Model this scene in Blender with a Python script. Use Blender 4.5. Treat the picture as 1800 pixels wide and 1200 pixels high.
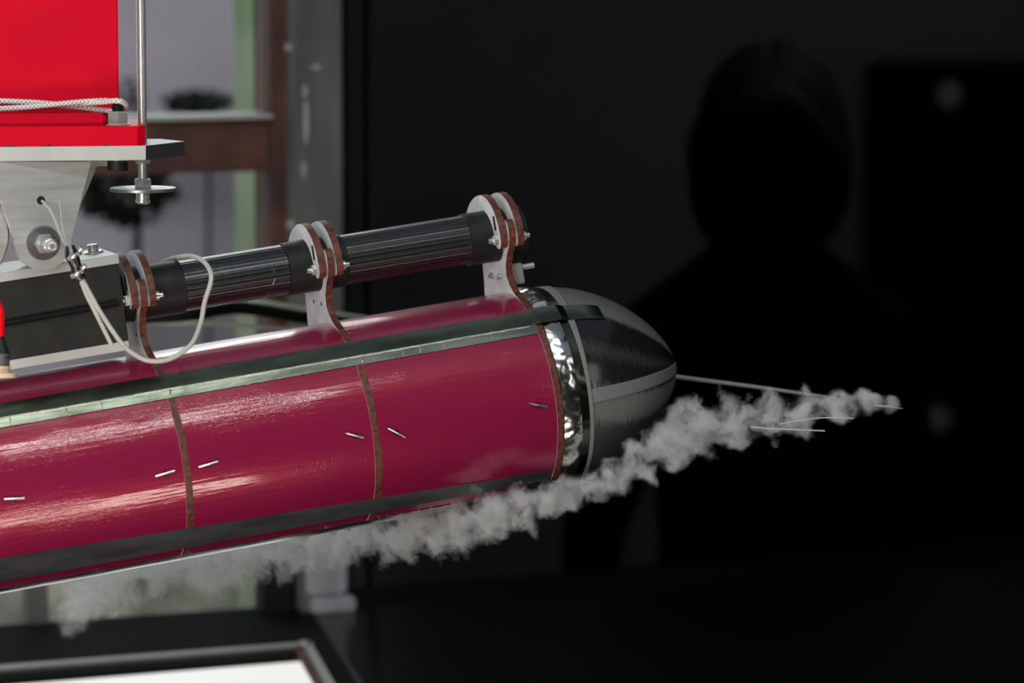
import bpy, bmesh, math, random
from mathutils import Vector, Matrix, noise
random.seed(7)
R = math.radians
for o in list(bpy.data.objects): bpy.data.objects.remove(o)
SC = bpy.context.scene
COL = SC.collection

# ------------------------------------------------------------------ camera
PITCH = R(6.5); CZ = 1.93; FPX = 6700.0
cam = bpy.data.objects.new('camera', bpy.data.cameras.new('camera')); COL.objects.link(cam)
cam.location = (0, 0, CZ); cam.rotation_euler = (R(90) - PITCH, 0, 0)
cam.data.sensor_width = 36; cam.data.lens = FPX / 1800 * 36
cam.data.clip_start = 0.05; cam.data.clip_end = 200
cam.data.dof.use_dof = True; cam.data.dof.focus_distance = 3.09; cam.data.dof.aperture_fstop = 5.6
cam.data.dof.aperture_blades = 0
SC.camera = cam

# measuring helpers: a point of the photograph (1800 x 1200) to a place in the room
CAM = Vector((0, 0, CZ))
FW = Vector((0, math.cos(PITCH), -math.sin(PITCH))); UP = Vector((0, math.sin(PITCH), math.cos(PITCH))); RT = Vector((1, 0, 0))
def ray(x, y): return FW + RT * ((x - 900) / FPX) + UP * ((600 - y) / FPX)
def P(x, y, d): return CAM + ray(x, y) * d
def on_plane(x, y, p, n):
    r = ray(x, y); return CAM + r * ((p - CAM).dot(n) / r.dot(n))
def frame(o, ax, ay, az):
    return Matrix(((ax.x, ay.x, az.x, o.x), (ax.y, ay.y, az.y, o.y), (ax.z, ay.z, az.z, o.z), (0, 0, 0, 1)))
O = P(596, 746, 3.146)                               # centre of the model under its middle bracket
A = (RT * .932 + UP * .161 + FW * .326).normalized()   # model axis, nose up by about 7 degrees
Z0 = Vector((0, 0, 1)); Z0 = (Z0 - A * Z0.dot(A)).normalized(); Y0 = Z0.cross(A)
rho = R(8); ZH = Z0 * math.cos(rho) + Y0 * math.sin(rho); YH = ZH.cross(A)
HM = frame(O, A, YH, ZH); BM = frame(O, A, Y0, Z0)
HI = HM.inverted(); BI = BM.inverted()
RH = .085                                            # model radius
def hit(x, y, r=RH, inv=HI, cy=0, cz=0):
    d = inv.to_3x3() @ ray(x, y); o = inv @ CAM - Vector((0, cy, cz))
    a = d.y ** 2 + d.z ** 2; b = o.y * d.y + o.z * d.z; c = o.y ** 2 + o.z ** 2 - r * r
    t = (-b - math.sqrt(max(0, b * b - a * c))) / a
    return o + d * t
W0 = P(540, 1060, 4.40); YW = R(21)
DU = Vector((math.cos(YW), math.sin(YW), 0)); DN = Vector((-math.sin(YW), math.cos(YW), 0)); ZZ = Vector((0, 0, 1))
WM = frame(W0, DU, DN, ZZ); WI = WM.inverted()
def wl(x, y, off=0.0): return WI @ on_plane(x, y, W0 + DN * off, DN)      # on the tunnel's far wall
def fl(x, y, h=0.0): return WI @ on_plane(x, y, W0 + ZZ * h, ZZ)          # on the tunnel floor
M0 = P(256, 256, 3.0); YM = R(8)
MU = Vector((math.cos(YM), math.sin(YM), 0)); MN = Vector((-math.sin(YM), math.cos(YM), 0))
MM = frame(M0, MU, MN, ZZ); MI = MM.inverted()
def ml(x, y, off=0.0): return MI @ on_plane(x, y, M0 + MN * off, MN)

# ------------------------------------------------------------------ light
SC.view_settings.view_transform = 'Standard'; SC.view_settings.look = 'None'
SC.view_settings.gamma = 1; SC.view_settings.use_curve_mapping = False
SC.view_settings.exposure = 0.0
SC.cycles.volume_bounces = 2
SC.cycles.max_bounces = 10
world = bpy.data.worlds.new('world'); SC.world = world; world.use_nodes = True
world.node_tree.nodes['Background'].inputs[0].default_value = (.80, .90, 1.0, 1)
world.node_tree.nodes['Background'].inputs[1].default_value = 1.6
def area(name, c, look, sx, sy, watts, color, spread=180):
    l = bpy.data.lights.new(name, 'AREA'); l.shape = 'RECTANGLE'; l.size = sx; l.size_y = sy; l.energy = watts; l.color = color; l.spread = R(spread)
    o = bpy.data.objects.new(name, l); COL.objects.link(o)
    z = -(look).normalized(); x = DU - z * DU.dot(z)
    if x.length < .1: x = DN - z * DN.dot(z)
    x.normalize(); y = z.cross(x); o.matrix_world = frame(WM @ Vector(c), x, y, z)
    return o
def wdir(x, y, z): return WM.to_3x3() @ Vector((x, y, z))
area('ceiling_tube_light', (-1.00, -2.66, 2.0), wdir(0, .2, -1), 2.0, .11, 24, (.90, 1.0, 1.0))
area('ceiling_panel_light', (-1.52, -1.72, 2.0), wdir(0, 0, -1), 2.6, .42, 4.6, (.88, 1.0, .82))
area('front_left_fill', (-2.6, -4.0, .9), wdir(.85, .7, -.15), 1.6, 1.2, 52, (1.0, .98, .96))  # unseen soft fill added at front left; no window is built there
area('floor_strip_light', (-1.15, -1.80, .03), wdir(0, .25, 1), 1.8, .14, 8, (1.0, .85, .75))
area('outdoor_fill', (-.9, .35, 2.35), wdir(0, .75, -1), 3.4, .5, 90, (1.0, .95, 1.0))  # added fill that brightens the walls outside, in place of daylight
area('overhead_back_fill', (-.3, -.55, 2.2), wdir(0, 0, -1), 2.6, .8, 2.0, (.80, .82, 1.0))  # added dim bluish fill overhead for the model's top; no roof opening
area('skirt_fill', (.86, -3.0, 1.10), wdir(-.32, .94, -.25), .50, .75, 2.6, (1.0, .98, .94))  # unseen source added to brighten the foil skirt and nose
area('overhead_cool_fill', (.0, -1.9, 2.2), wdir(0, 0, -1), 3.4, 2.2, 4.2, (.76, .80, 1.0))  # broad cool fill added to tint the upper skin
area('hull_top_highlight_fill', (-.72, -.10, 1.08), wdir(0, -1, -.35), 1.45, .26, 4.5, (1.0, 1.0, .98))  # strip added above the window to extend the hull's top highlight
area('observation_room_fill', (1.6, .5, 1.95), wdir(-.05, .5, -1), 1.6, .5, 27, (1.0, .97, .93))  # unseen fill added to lift the back wall behind the figure

# ------------------------------------------------------------------ materials
MATS = {}
def S(c): return tuple((v / 255 / 12.92 if v / 255 <= .04045 else ((v / 255 + .055) / 1.055) ** 2.4) for v in c) + (1,)
def base(name):
    m = bpy.data.materials.new(name); m.use_nodes = True; MATS[name] = m
    nt = m.node_tree; return m, nt, nt.nodes['Principled BSDF']
def nd(nt, t, **kw):
    n = nt.nodes.new(t)
    for k, v in kw.items():
        if k.startswith('i_'): n.inputs[k[2:].replace('_', ' ')].default_value = v
        else: setattr(n, k, v)
    return n
def mat(name, col, rough=.5, metal=0, var=0, vscale=20, stretch=(1, 1, 1), bump=0, bscale=200, coat=0, uv=False, col2=None, rvar=0, spec=.5, bdist=.001):
    m, nt, b = base(name); L = nt.links.new
    b.inputs['Base Color'].default_value = col; b.inputs['Roughness'].default_value = rough; b.inputs['Metallic'].default_value = metal
    b.inputs['Specular IOR Level'].default_value = spec
    if coat: b.inputs['Coat Weight'].default_value = coat; b.inputs['Coat Roughness'].default_value = .08
    tc = nd(nt, 'ShaderNodeTexCoord'); mp = nd(nt, 'ShaderNodeMapping'); mp.inputs['Scale'].default_value = stretch
    L(tc.outputs['UV' if uv else 'Object'], mp.inputs[0])
    if var:
        n = nd(nt, 'ShaderNodeTexNoise'); n.inputs['Scale'].default_value = vscale; n.inputs['Detail'].default_value = 5; L(mp.outputs[0], n.inputs['Vector'])
        r = nd(nt, 'ShaderNodeMapRange'); r.inputs[1].default_value = .35; r.inputs[2].default_value = .65; L(n.outputs[0], r.inputs[0])
        mx = nd(nt, 'ShaderNodeMix', data_type='RGBA'); L(r.outputs[0], mx.inputs[0])
        c2 = col2 or tuple(c * (1 - var) for c in col[:3]) + (1,)
        mx.inputs[6].default_value = col; mx.inputs[7].default_value = c2; L(mx.outputs[2], b.inputs['Base Color'])
        if rvar:
            r2 = nd(nt, 'ShaderNodeMapRange'); r2.inputs[3].default_value = rough; r2.inputs[4].default_value = rough + rvar; L(r.outputs[0], r2.inputs[0]); L(r2.outputs[0], b.inputs['Roughness'])
    if bump:
        n = nd(nt, 'ShaderNodeTexNoise'); n.inputs['Scale'].default_value = bscale; n.inputs['Detail'].default_value = 4; L(mp.outputs[0], n.inputs['Vector'])
        bp = nd(nt, 'ShaderNodeBump'); bp.inputs['Strength'].default_value = bump; bp.inputs['Distance'].default_value = bdist
        L(n.outputs[0], bp.inputs['Height']); L(bp.outputs[0], b.inputs['Normal'])
        if coat: L(bp.outputs[0], b.inputs['Coat Normal'])
    return m
def emis(name, col, s):
    m, nt, b = base(name); b.inputs['Base Color'].default_value = (0, 0, 0, 1); b.inputs['Emission Color'].default_value = col; b.inputs['Emission Strength'].default_value = s
    return m
# glossy magenta film with fine wrinkles along the body
def film(name, col):
    m, nt, b = base(name); L = nt.links.new
    b.inputs['Base Color'].default_value = col; b.inputs['Roughness'].default_value = .36; b.inputs['Specular IOR Level'].default_value = 1.0; b.inputs['Specular Tint'].default_value = (1, .22, .16, 1)
    b.inputs['Coat Weight'].default_value = .9; b.inputs['Coat Roughness'].default_value = .065; b.inputs['Coat IOR'].default_value = 1.6
    tc = nd(nt, 'ShaderNodeTexCoord')
    def ns(scale, detail, sx, sy, dist=0.0):
        mp = nd(nt, 'ShaderNodeMapping'); mp.inputs['Scale'].default_value = (sx, sy, 1); L(tc.outputs['UV'], mp.inputs[0])
        n = nd(nt, 'ShaderNodeTexNoise'); n.inputs['Scale'].default_value = scale; n.inputs['Detail'].default_value = detail; n.inputs['Distortion'].default_value = dist
        L(mp.outputs[0], n.inputs['Vector']); return n
    n1 = ns(1, 4, 16, 260); n2 = ns(1, 4, 260, 520, 1.5); n3 = ns(1, 2, 9, 16)
    r = nd(nt, 'ShaderNodeMapRange'); r.inputs[1].default_value = .42; r.inputs[2].default_value = .60; L(n3.outputs[0], r.inputs[0])
    mu = nd(nt, 'ShaderNodeMath', operation='MULTIPLY'); L(r.outputs[0], mu.inputs[0]); L(n2.outputs[0], mu.inputs[1])
    m2 = nd(nt, 'ShaderNodeMath', operation='MULTIPLY'); L(mu.outputs[0], m2.inputs[0]); m2.inputs[1].default_value = .60
    ad = nd(nt, 'ShaderNodeMath', operation='ADD'); L(n1.outputs[0], ad.inputs[0]); L(m2.outputs[0], ad.inputs[1])
    bp = nd(nt, 'ShaderNodeBump'); bp.inputs['Strength'].default_value = .55; bp.inputs['Distance'].default_value = .0005
    L(ad.outputs[0], bp.inputs['Height']); L(bp.outputs[0], b.inputs['Coat Normal']); L(bp.outputs[0], b.inputs['Normal'])
    return m
def foil(name, col, rough, bump, sx=60, sy=200, dist=.001, spots=0.0):
    m, nt, b = base(name); L = nt.links.new
    b.inputs['Base Color'].default_value = col; b.inputs['Metallic'].default_value = 1; b.inputs['Roughness'].default_value = rough
    tc = nd(nt, 'ShaderNodeTexCoord'); mp = nd(nt, 'ShaderNodeMapping'); mp.inputs['Scale'].default_value = (sx, sy, 1); L(tc.outputs['UV'], mp.inputs[0])
    n = nd(nt, 'ShaderNodeTexNoise'); n.inputs['Scale'].default_value = 1; n.inputs['Detail'].default_value = 5; n.inputs['Distortion'].default_value = .6; L(mp.outputs[0], n.inputs['Vector'])
    bp = nd(nt, 'ShaderNodeBump'); bp.inputs['Strength'].default_value = bump; bp.inputs['Distance'].default_value = dist
    L(n.outputs[0], bp.inputs['Height']); L(bp.outputs[0], b.inputs['Normal'])
    m3 = nd(nt, 'ShaderNodeMapping'); m3.inputs['Scale'].default_value = (14, 60, 1); L(tc.outputs['UV'], m3.inputs[0])
    n3 = nd(nt, 'ShaderNodeTexNoise'); n3.inputs['Scale'].default_value = 1; n3.inputs['Detail'].default_value = 4; L(m3.outputs[0], n3.inputs['Vector'])
    r3 = nd(nt, 'ShaderNodeMapRange'); r3.inputs[1].default_value = .38; r3.inputs[2].default_value = .62; L(n3.outputs[0], r3.inputs[0])
    c3 = nd(nt, 'ShaderNodeMix', data_type='RGBA'); c3.inputs[6].default_value = tuple(v * .62 for v in col[:3]) + (1,); c3.inputs[7].default_value = tuple(min(.95, v * 1.12) for v in col[:3]) + (1,)
    L(r3.outputs[0], c3.inputs[0]); L(c3.outputs[2], b.inputs['Base Color'])
    return m
film('magenta_film', S((122, 17, 58)))
foil('silver_foil', (.54, .58, .48, 1), .22, .22, 14, 150)
foil('dark_foil', (.17, .21, .15, 1), .20, .10, 16, 50)
foil('grey_foil', (.075, .08, .087, 1), .42, .25, 30, 120)
MATS['grey_foil'].node_tree.nodes['Principled BSDF'].inputs['Metallic'].default_value = .35
foil('keel_foil', (.90, .91, .90, 1), .22, .2, 30, 120)
foil('crumpled_foil', (.85, .87, .83, 1), .20, .35, 60, 50, .001)
mat('plywood_face', S((222, 222, 224)), .45, var=.2, vscale=60, bump=.1)
mat('burnt_edge', S((106, 52, 34)), .55, var=.6, vscale=260, col2=S((60, 28, 18)), bump=.4, bscale=500)
mat('steel', (.70, .70, .68, 1), .26, .8, bump=.05)
mat('dark_steel', (.10, .10, .10, 1), .35, 1)
mat('washer_steel', (.20, .20, .20, 1), .4, .7, var=.3, vscale=60)
mat('pin_steel', (.42, .42, .42, 1), .32, .9)
mat('dull_rod', (.20, .20, .205, 1), .6, .2)
mat('fine_thread', (.42, .42, .40, 1), .8)
mat('disc_steel', (.34, .34, .33, 1), .34, .9)
mat('brushed_aluminium', (.66, .67, .66, 1), .42, .75, var=.18, vscale=14, stretch=(1, 1, 14), bump=.06, bscale=60)
mat('aluminium_edge', S((186, 188, 183)), .5, .25, var=.12, vscale=30, bump=.05)
mat('shaded_end_and_seam', (.045, .048, .05, 1), .5, .3)
mat('black_anodised', S((38, 39, 37)), .5, 0, var=.3, vscale=60, spec=.3)
mat('black_rubber', S((16, 17, 18)), .55, spec=.35)
mat('gloss_red', (.60, .0, .016, 1), .45, var=.12, vscale=8, stretch=(1, 1, 3), spec=.1)
mat('red_plastic', S((225, 8, 26)), .3)
mat('bare_scratch', S((50, 40, 44)), .6)
mat('beige_plastic', S((214, 188, 160)), .4)
mat('grey_plastic', S((70, 72, 78)), .45)
mat('nose_grey_tape', S((112, 114, 112)), .6, var=.12, vscale=300, spec=.3)
mat('brown_steel', S((104, 64, 52)), .6, var=.45, vscale=16, col2=S((66, 46, 42)))
mat('green_paint', S((128, 134, 112)), .7, var=.35, vscale=5, col2=S((84, 108, 66)))
mat('weathered_post', S((120, 121, 118)), .5, .1, var=.4, vscale=9, stretch=(2, 2, .35), bump=.1, bscale=30)
mat('post_scuff', S((176, 176, 170)), .6)
mat('black_floor', S((22, 22, 19)), .75, var=.4, vscale=5, spec=.08)
mat('black_gloss', S((9, 9, 9)), .25, spec=.3)
mat('black_wall', S((26, 26, 25)), .7, var=.3, vscale=3, spec=.2)
mat('room_wall', S((74, 76, 74)), .9, spec=.1)
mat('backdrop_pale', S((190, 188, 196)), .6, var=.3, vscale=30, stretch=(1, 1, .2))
mat('backdrop_grey', S((128, 128, 134)), .9, spec=.1, var=.15, vscale=2)
mat('render_wall', S((176, 172, 182)), .9, var=.3, vscale=2.2, col2=S((150, 140, 148)))
mat('pale_stone', S((226, 226, 208)), .9, var=.5, vscale=9, col2=S((112, 118, 100)))
mat('dark_leaf', S((34, 44, 36)), .8, var=.4, vscale=30, spec=.2)
mat('bark', S((60, 50, 44)), .9)
mat('skin_tone', S((120, 92, 80)), .6)
mat('dark_hair', S((14, 12, 12)), .7)
mat('dark_cloth', S((14, 14, 17)), .9, spec=.1)
mat('pale_hose', S((178, 186, 170)), .4)
mat('black_hose', S((6, 6, 6)), .6, spec=.2)
mat('lamp_reflection_grey', S((170, 174, 168)), .7)
mat('cabinet_black', S((10, 10, 11)), .7, spec=.1)
emis('diffuser_white', (1.0, .99, .96, 1), .86)

# braided white cord
def cordmat(name, c1, c2, n):
    m, nt, b = base(name); L = nt.links.new
    tc = nd(nt, 'ShaderNodeTexCoord'); sp = nd(nt, 'ShaderNodeSeparateXYZ'); L(tc.outputs['UV'], sp.inputs[0])
    def sn(sx, sy):
        a = nd(nt, 'ShaderNodeMath', operation='MULTIPLY'); L(sp.outputs[0], a.inputs[0]); a.inputs[1].default_value = sx
        c = nd(nt, 'ShaderNodeMath', operation='MULTIPLY_ADD'); L(sp.outputs[1], c.inputs[0]); c.inputs[1].default_value = sy; L(a.outputs[0], c.inputs[2])
        s = nd(nt, 'ShaderNodeMath', operation='SINE'); L(c.outputs[0], s.inputs[0]); return s
    s1 = sn(n, 6 * math.pi); s2 = sn(n, -6 * math.pi)
    mx = nd(nt, 'ShaderNodeMath', operation='MAXIMUM'); L(s1.outputs[0], mx.inputs[0]); L(s2.outputs[0], mx.inputs[1])
    r = nd(nt, 'ShaderNodeMapRange'); r.inputs[1].default_value = -.6; r.inputs[2].default_value = .3; L(mx.outputs[0], r.inputs[0])
    c = nd(nt, 'ShaderNodeMix', data_type='RGBA'); c.inputs[6].default_value = c2; c.inputs[7].default_value = c1; L(r.outputs[0], c.inputs[0]); L(c.outputs[2], b.inputs['Base Color'])
    bp = nd(nt, 'ShaderNodeBump'); bp.inputs['Strength'].default_value = .6; bp.inputs['Distance'].default_value = .0005; L(mx.outputs[0], bp.inputs['Height']); L(bp.outputs[0], b.inputs['Normal'])
    b.inputs['Roughness'].default_value = .7
cordmat('white_braid', S((226, 222, 220)), S((150, 128, 128)), 1900)
cordmat('cream_braid', S((196, 196, 188)), S((160, 158, 146)), 4200)
# woven carbon sleeve: UV x = metres along, y = turns
m, nt, b = base('carbon_weave'); L = nt.links.new
tc = nd(nt, 'ShaderNodeTexCoord'); sp = nd(nt, 'ShaderNodeSeparateXYZ'); L(tc.outputs['UV'], sp.inputs[0])
def lin(cx, cy, off=0):
    a = nd(nt, 'ShaderNodeMath', operation='MULTIPLY_ADD'); L(sp.outputs[0], a.inputs[0]); a.inputs[1].default_value = cx; a.inputs[2].default_value = off
    c = nd(nt, 'ShaderNodeMath', operation='MULTIPLY_ADD'); L(sp.outputs[1], c.inputs[0]); c.inputs[1].default_value = cy; L(a.outputs[0], c.inputs[2]); return c
def un(op, a, v=None):
    n = nd(nt, 'ShaderNodeMath', operation=op); L(a.outputs[0], n.inputs[0])
    if v is not None:
        if isinstance(v, (int, float)): n.inputs[1].default_value = v
        else: L(v.outputs[0], n.inputs[1])
    return n
rows = 40
s_row = un('SINE', lin(0, 2 * math.pi * rows))
s_tow = un('SINE', lin(2 * math.pi / .0027, 2 * math.pi * rows * .5))
s_tow2 = un('SINE', lin(2 * math.pi / .0027, -2 * math.pi * rows * .5))
prod = un('MULTIPLY', s_tow, s_tow2)
h = un('ADD', un('MULTIPLY', s_row, .45), prod)
bp = nd(nt, 'ShaderNodeBump'); bp.inputs['Strength'].default_value = .5; bp.inputs['Distance'].default_value = .0003; L(h.outputs[0], bp.inputs['Height']); L(bp.outputs[0], b.inputs['Normal'])
r = nd(nt, 'ShaderNodeMapRange'); r.inputs[1].default_value = -.5; r.inputs[2].default_value = .8; L(h.outputs[0], r.inputs[0])
c = nd(nt, 'ShaderNodeMix', data_type='RGBA'); c.inputs[6].default_value = (.002, .002, .002, 1); c.inputs[7].default_value = (.010, .010, .011, 1); L(r.outputs[0], c.inputs[0]); L(c.outputs[2], b.inputs['Base Color'])
b.inputs['Roughness'].default_value = .26; b.inputs['Specular IOR Level'].default_value = .6; b.inputs['Coat Weight'].default_value = .35; b.inputs['Coat Roughness'].default_value = .12
# nose shell: black gloss with hoop-wise sanding marks; UV x = metres along, y = degrees / 360 round from the near side
m, nt, b = base('sanded_nose'); L = nt.links.new
tc = nd(nt, 'ShaderNodeTexCoord'); sp = nd(nt, 'ShaderNodeSeparateXYZ'); L(tc.outputs['UV'], sp.inputs[0])
def nz(sx, sy, det):
    mp = nd(nt, 'ShaderNodeMapping'); mp.inputs['Scale'].default_value = (sx, sy, 1); L(tc.outputs['UV'], mp.inputs[0])
    n = nd(nt, 'ShaderNodeTexNoise'); n.inputs['Scale'].default_value = 1; n.inputs['Detail'].default_value = det; L(mp.outputs[0], n.inputs['Vector']); return n
jag = nz(1500, 5, 3); fine = nz(1900, 10, 2); broad = nz(60, 5, 2)
ph = nd(nt, 'ShaderNodeMath', operation='MULTIPLY_ADD'); L(jag.outputs[0], ph.inputs[0]); ph.inputs[1].default_value = .07; L(sp.outputs[1], ph.inputs[2])
ph2 = nd(nt, 'ShaderNodeMath', operation='MULTIPLY_ADD'); L(sp.outputs[0], ph2.inputs[0]); ph2.inputs[1].default_value = .55; L(ph.outputs[0], ph2.inputs[2])
ramp = nd(nt, 'ShaderNodeValToRGB'); L(ph2.outputs[0], ramp.inputs[0]); ramp.color_ramp.interpolation = 'LINEAR'
# factor = phi/360 + .5 + jag(.0425 mean) + x-term
NOSE_STOPS = [(0.0, .3), (.36, .22), (.44, .20), (.470, .22), (.482, .78), (.530, .80), (.538, .05), (.580, .04), (.590, .20), (.606, .16), (.612, .03), (.668, .04), (.674, .85), (.76, .60), (.84, .40), (1.0, .3)]
cr = ramp.color_ramp
while len(cr.elements) > 1: cr.elements.remove(cr.elements[0])
cr.elements[0].position = NOSE_STOPS[0][0]; cr.elements[0].color = (NOSE_STOPS[0][1],) * 3 + (1,)
for p_, v_ in NOSE_STOPS[1:]:
    e = cr.elements.new(p_); e.color = (v_, v_, v_, 1)
fr = nd(nt, 'ShaderNodeMapRange'); fr.inputs[1].default_value = .35; fr.inputs[2].default_value = .6; fr.inputs[3].default_value = .78; L(fine.outputs[0], fr.inputs[0])
mu = nd(nt, 'ShaderNodeMath', operation='MULTIPLY'); L(ramp.outputs[0], mu.inputs[0]); L(fr.outputs[0], mu.inputs[1])
c = nd(nt, 'ShaderNodeMix', data_type='RGBA'); c.inputs[6].default_value = (.006, .006, .007, 1); c.inputs[7].default_value = S((112, 114, 110)); L(mu.outputs[0], c.inputs[0]); L(c.outputs[2], b.inputs['Base Color'])
rr = nd(nt, 'ShaderNodeMapRange'); rr.inputs[3].default_value = .16; rr.inputs[4].default_value = .6; L(mu.outputs[0], rr.inputs[0]); L(rr.outputs[0], b.inputs['Roughness'])
b.inputs['Specular IOR Level'].default_value = .5
# tinted glass of the far side window, and clear glass
def glassmat(name, tint, refl):
    m = bpy.data.materials.new(name); m.use_nodes = True; MATS[name] = m; nt = m.node_tree; nt.nodes.clear(); L = nt.links.new
    out = nd(nt, 'ShaderNodeOutputMaterial'); t = nd(nt, 'ShaderNodeBsdfTransparent'); t.inputs[0].default_value = tint
    g = nd(nt, 'ShaderNodeBsdfGlossy'); g.inputs['Roughness'].default_value = .03; g.inputs[0].default_value = (refl, refl, refl, 1)
    f = nd(nt, 'ShaderNodeFresnel'); f.inputs[0].default_value = 1.5; mx = nd(nt, 'ShaderNodeMixShader')
    L(f.outputs[0], mx.inputs[0]); L(t.outputs[0], mx.inputs[1]); L(g.outputs[0], mx.inputs[2]); L(mx.outputs[0], out.inputs[0])
glassmat('tinted_glass', (.30, .30, .31, 1), .8)
glassmat('clear_glass', (.9, .92, .9, 1), .9)
# smoke
m = bpy.data.materials.new('smoke'); m.use_nodes = True; MATS['smoke'] = m; nt = m.node_tree; nt.nodes.clear(); L = nt.links.new
out = nd(nt, 'ShaderNodeOutputMaterial'); pv = nd(nt, 'ShaderNodeVolumePrincipled'); pv.inputs['Color'].default_value = (.93, .95, .95, 1); pv.inputs['Anisotropy'].default_value = .1
pv.inputs['Density'].default_value = 150; L(pv.outputs[0], out.inputs['Volume'])

# ------------------------------------------------------------------ mesh helpers
class MB:
    def __init__(s): s.v = []; s.f = []; s.uv = []; s.mi = []
    def add(s, vs, fs, uvs=None, mi=0):
        o = len(s.v); s.v += [tuple(v) for v in vs]
        for k, f in enumerate(fs):
            s.f.append(tuple(i + o for i in f)); s.mi.append(mi)
            s.uv.append([uvs[i] for i in f] if uvs else [(0, 0)] * len(f))
        return s
    def build(s, name, mats, parent=None, matrix=None, smooth=False, **tags):
        me = bpy.data.meshes.new(name); me.from_pydata(s.v, [], s.f)
        ul = me.uv_layers.new(name='UVMap'); k = 0
        for u in s.uv:
            for c in u: ul.data[k].uv = c[:2]; k += 1
        for mm in (mats if isinstance(mats, (list, tuple)) else [mats]): me.materials.append(MATS[mm])
        me.polygons.foreach_set('material_index', s.mi)
        if smooth: me.polygons.foreach_set('use_smooth', [True] * len(s.f))
        me.update()
        bm = bmesh.new(); bm.from_mesh(me); bmesh.ops.recalc_face_normals(bm, faces=bm.faces)
        if smooth: 
            for e in bm.edges:
                if len(e.link_faces) == 2 and e.calc_face_angle(0) > R(38): e.smooth = False
        bm.to_mesh(me); bm.free()
        o = bpy.data.objects.new(name, me); COL.objects.link(o)
        if parent is not None: o.parent = parent
        if matrix is not None: o.matrix_local = matrix
        for k_, v_ in tags.items(): o[k_] = v_
        return o
def empty(name, mtx, label, cat, group=None):
    o = bpy.data.objects.new(name, None); COL.objects.link(o); o.matrix_world = mtx; o.empty_display_size = .02
    o['label'] = label; o['category'] = cat
    if group: o['group'] = group
    return o
def box(mb, lo, hi, mi=0, bev=0.0):
    x0, y0, z0 = lo; x1, y1, z1 = hi
    if not bev:
        vs = [(x, y, z) for x in (x0, x1) for y in (y0, y1) for z in (z0, z1)]
        fs = [(0, 1, 3, 2), (4, 6, 7, 5), (0, 4, 5, 1), (2, 3, 7, 6), (0, 2, 6, 4), (1, 5, 7, 3)]
        mb.add(vs, fs, None, mi); return mb
    bm = bmesh.new(); bmesh.ops.create_cube(bm, size=1)
    for v in bm.verts: v.co = Vector(((x0 + x1) / 2 + v.co.x * (x1 - x0), (y0 + y1) / 2 + v.co.y * (y1 - y0), (z0 + z1) / 2 + v.co.z * (z1 - z0)))
    bmesh.ops.bevel(bm, geom=bm.edges[:], offset=bev, segments=2, affect='EDGES')
    bm.verts.index_update()
    mb.add([v.co for v in bm.verts], [[v.index for v in f.verts] for f in bm.faces], None, mi); bm.free(); return mb
def orth(d):
    d = d.normalized(); u = Vector((0, 0, 1)) if abs(d.z) < .9 else Vector((1, 0, 0))
    x = u.cross(d).normalized(); return x, d.cross(x)
def lathe(mb, p, d, prof, n=24, mi=0, closed=True, flat=None):
    """profile of (distance along d, radius)"""
    p = Vector(p); d = Vector(d).normalized(); x, y = orth(d); vs = []; fs = []; uv = []
    for (t, r) in prof:
        for k in range(n):
            a = 2 * math.pi * k / n; vs.append(p + d * t + (x * math.cos(a) + y * math.sin(a)) * r); uv.append((t, k / n))
    m_ = len(prof)
    for i in range(m_ - 1):
        for k in range(n):
            k2 = (k + 1) % n; fs.append((i * n + k, i * n + k2, (i + 1) * n + k2, (i + 1) * n + k))
    if closed: fs.append(tuple(range(n))); fs.append(tuple((m_ - 1) * n + k for k in range(n)))
    mb.add(vs, fs, uv, mi); return mb
def cyl(mb, p, d, r, l, n=24, mi=0, bev=0.0):
    b_ = bev or r * .06
    return lathe(mb, p, d, [(0, r - b_), (b_, r), (l - b_, r), (l, r - b_)], n, mi)
def hexnut(mb, p, d, r, l, mi=0):
    lathe(mb, p, d, [(0, r * .9), (l * .12, r), (l * .88, r), (l, r * .88)], 6, mi); return mb
def catmull(pts, k=8):
    pts = [Vector(p) for p in pts]; q = [pts[0] * 2 - pts[1]] + pts + [pts[-1] * 2 - pts[-2]]; out = []
    for i in range(1, len(q) - 2):
        for j in range(k):
            t = j / k; a, b_, c, d = q[i - 1], q[i], q[i + 1], q[i + 2]
            out.append(.5 * ((2 * b_) + (c - a) * t + (2 * a - 5 * b_ + 4 * c - d) * t * t + (3 * b_ - a - 3 * c + d) * t ** 3))
    out.append(pts[-1]); return out
def sweep(mb, pts, r, n=12, mi=0, smooth=8, lump=None):
    pts = catmull(pts, smooth) if smooth else [Vector(p) for p in pts]
    m_ = len(pts); rs = r if isinstance(r, (list, tuple)) else [r, r]
    vs = []; fs = []; uv = []; L_ = 0; up = None
    for i, p in enumerate(pts):
        d = (pts[min(i + 1, m_ - 1)] - pts[max(i - 1, 0)]).normalized()
        if i: L_ += (p - pts[i - 1]).length
        if up is None: up, _ = orth(d)
        up = (up - d * up.dot(d)).normalized(); w = d.cross(up)
        t = i / (m_ - 1) * (len(rs) - 1); j = min(int(t), len(rs) - 2); rr_ = rs[j] + (rs[j + 1] - rs[j]) * (t - j)
        for k in range(n):
            a = 2 * math.pi * k / n; q = (up * math.cos(a) + w * math.sin(a)) * rr_
            vs.append(p + q); uv.append((L_, k / n))
    for i in range(m_ - 1):
        for k in range(n):
            k2 = (k + 1) % n; fs.append((i * n + k, i * n + k2, (i + 1) * n + k2, (i + 1) * n + k))
    fs.append(tuple(range(n))); fs.append(tuple((m_ - 1) * n + k for k in range(n)))
    mb.add(vs, fs, uv, mi); return mb
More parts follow.
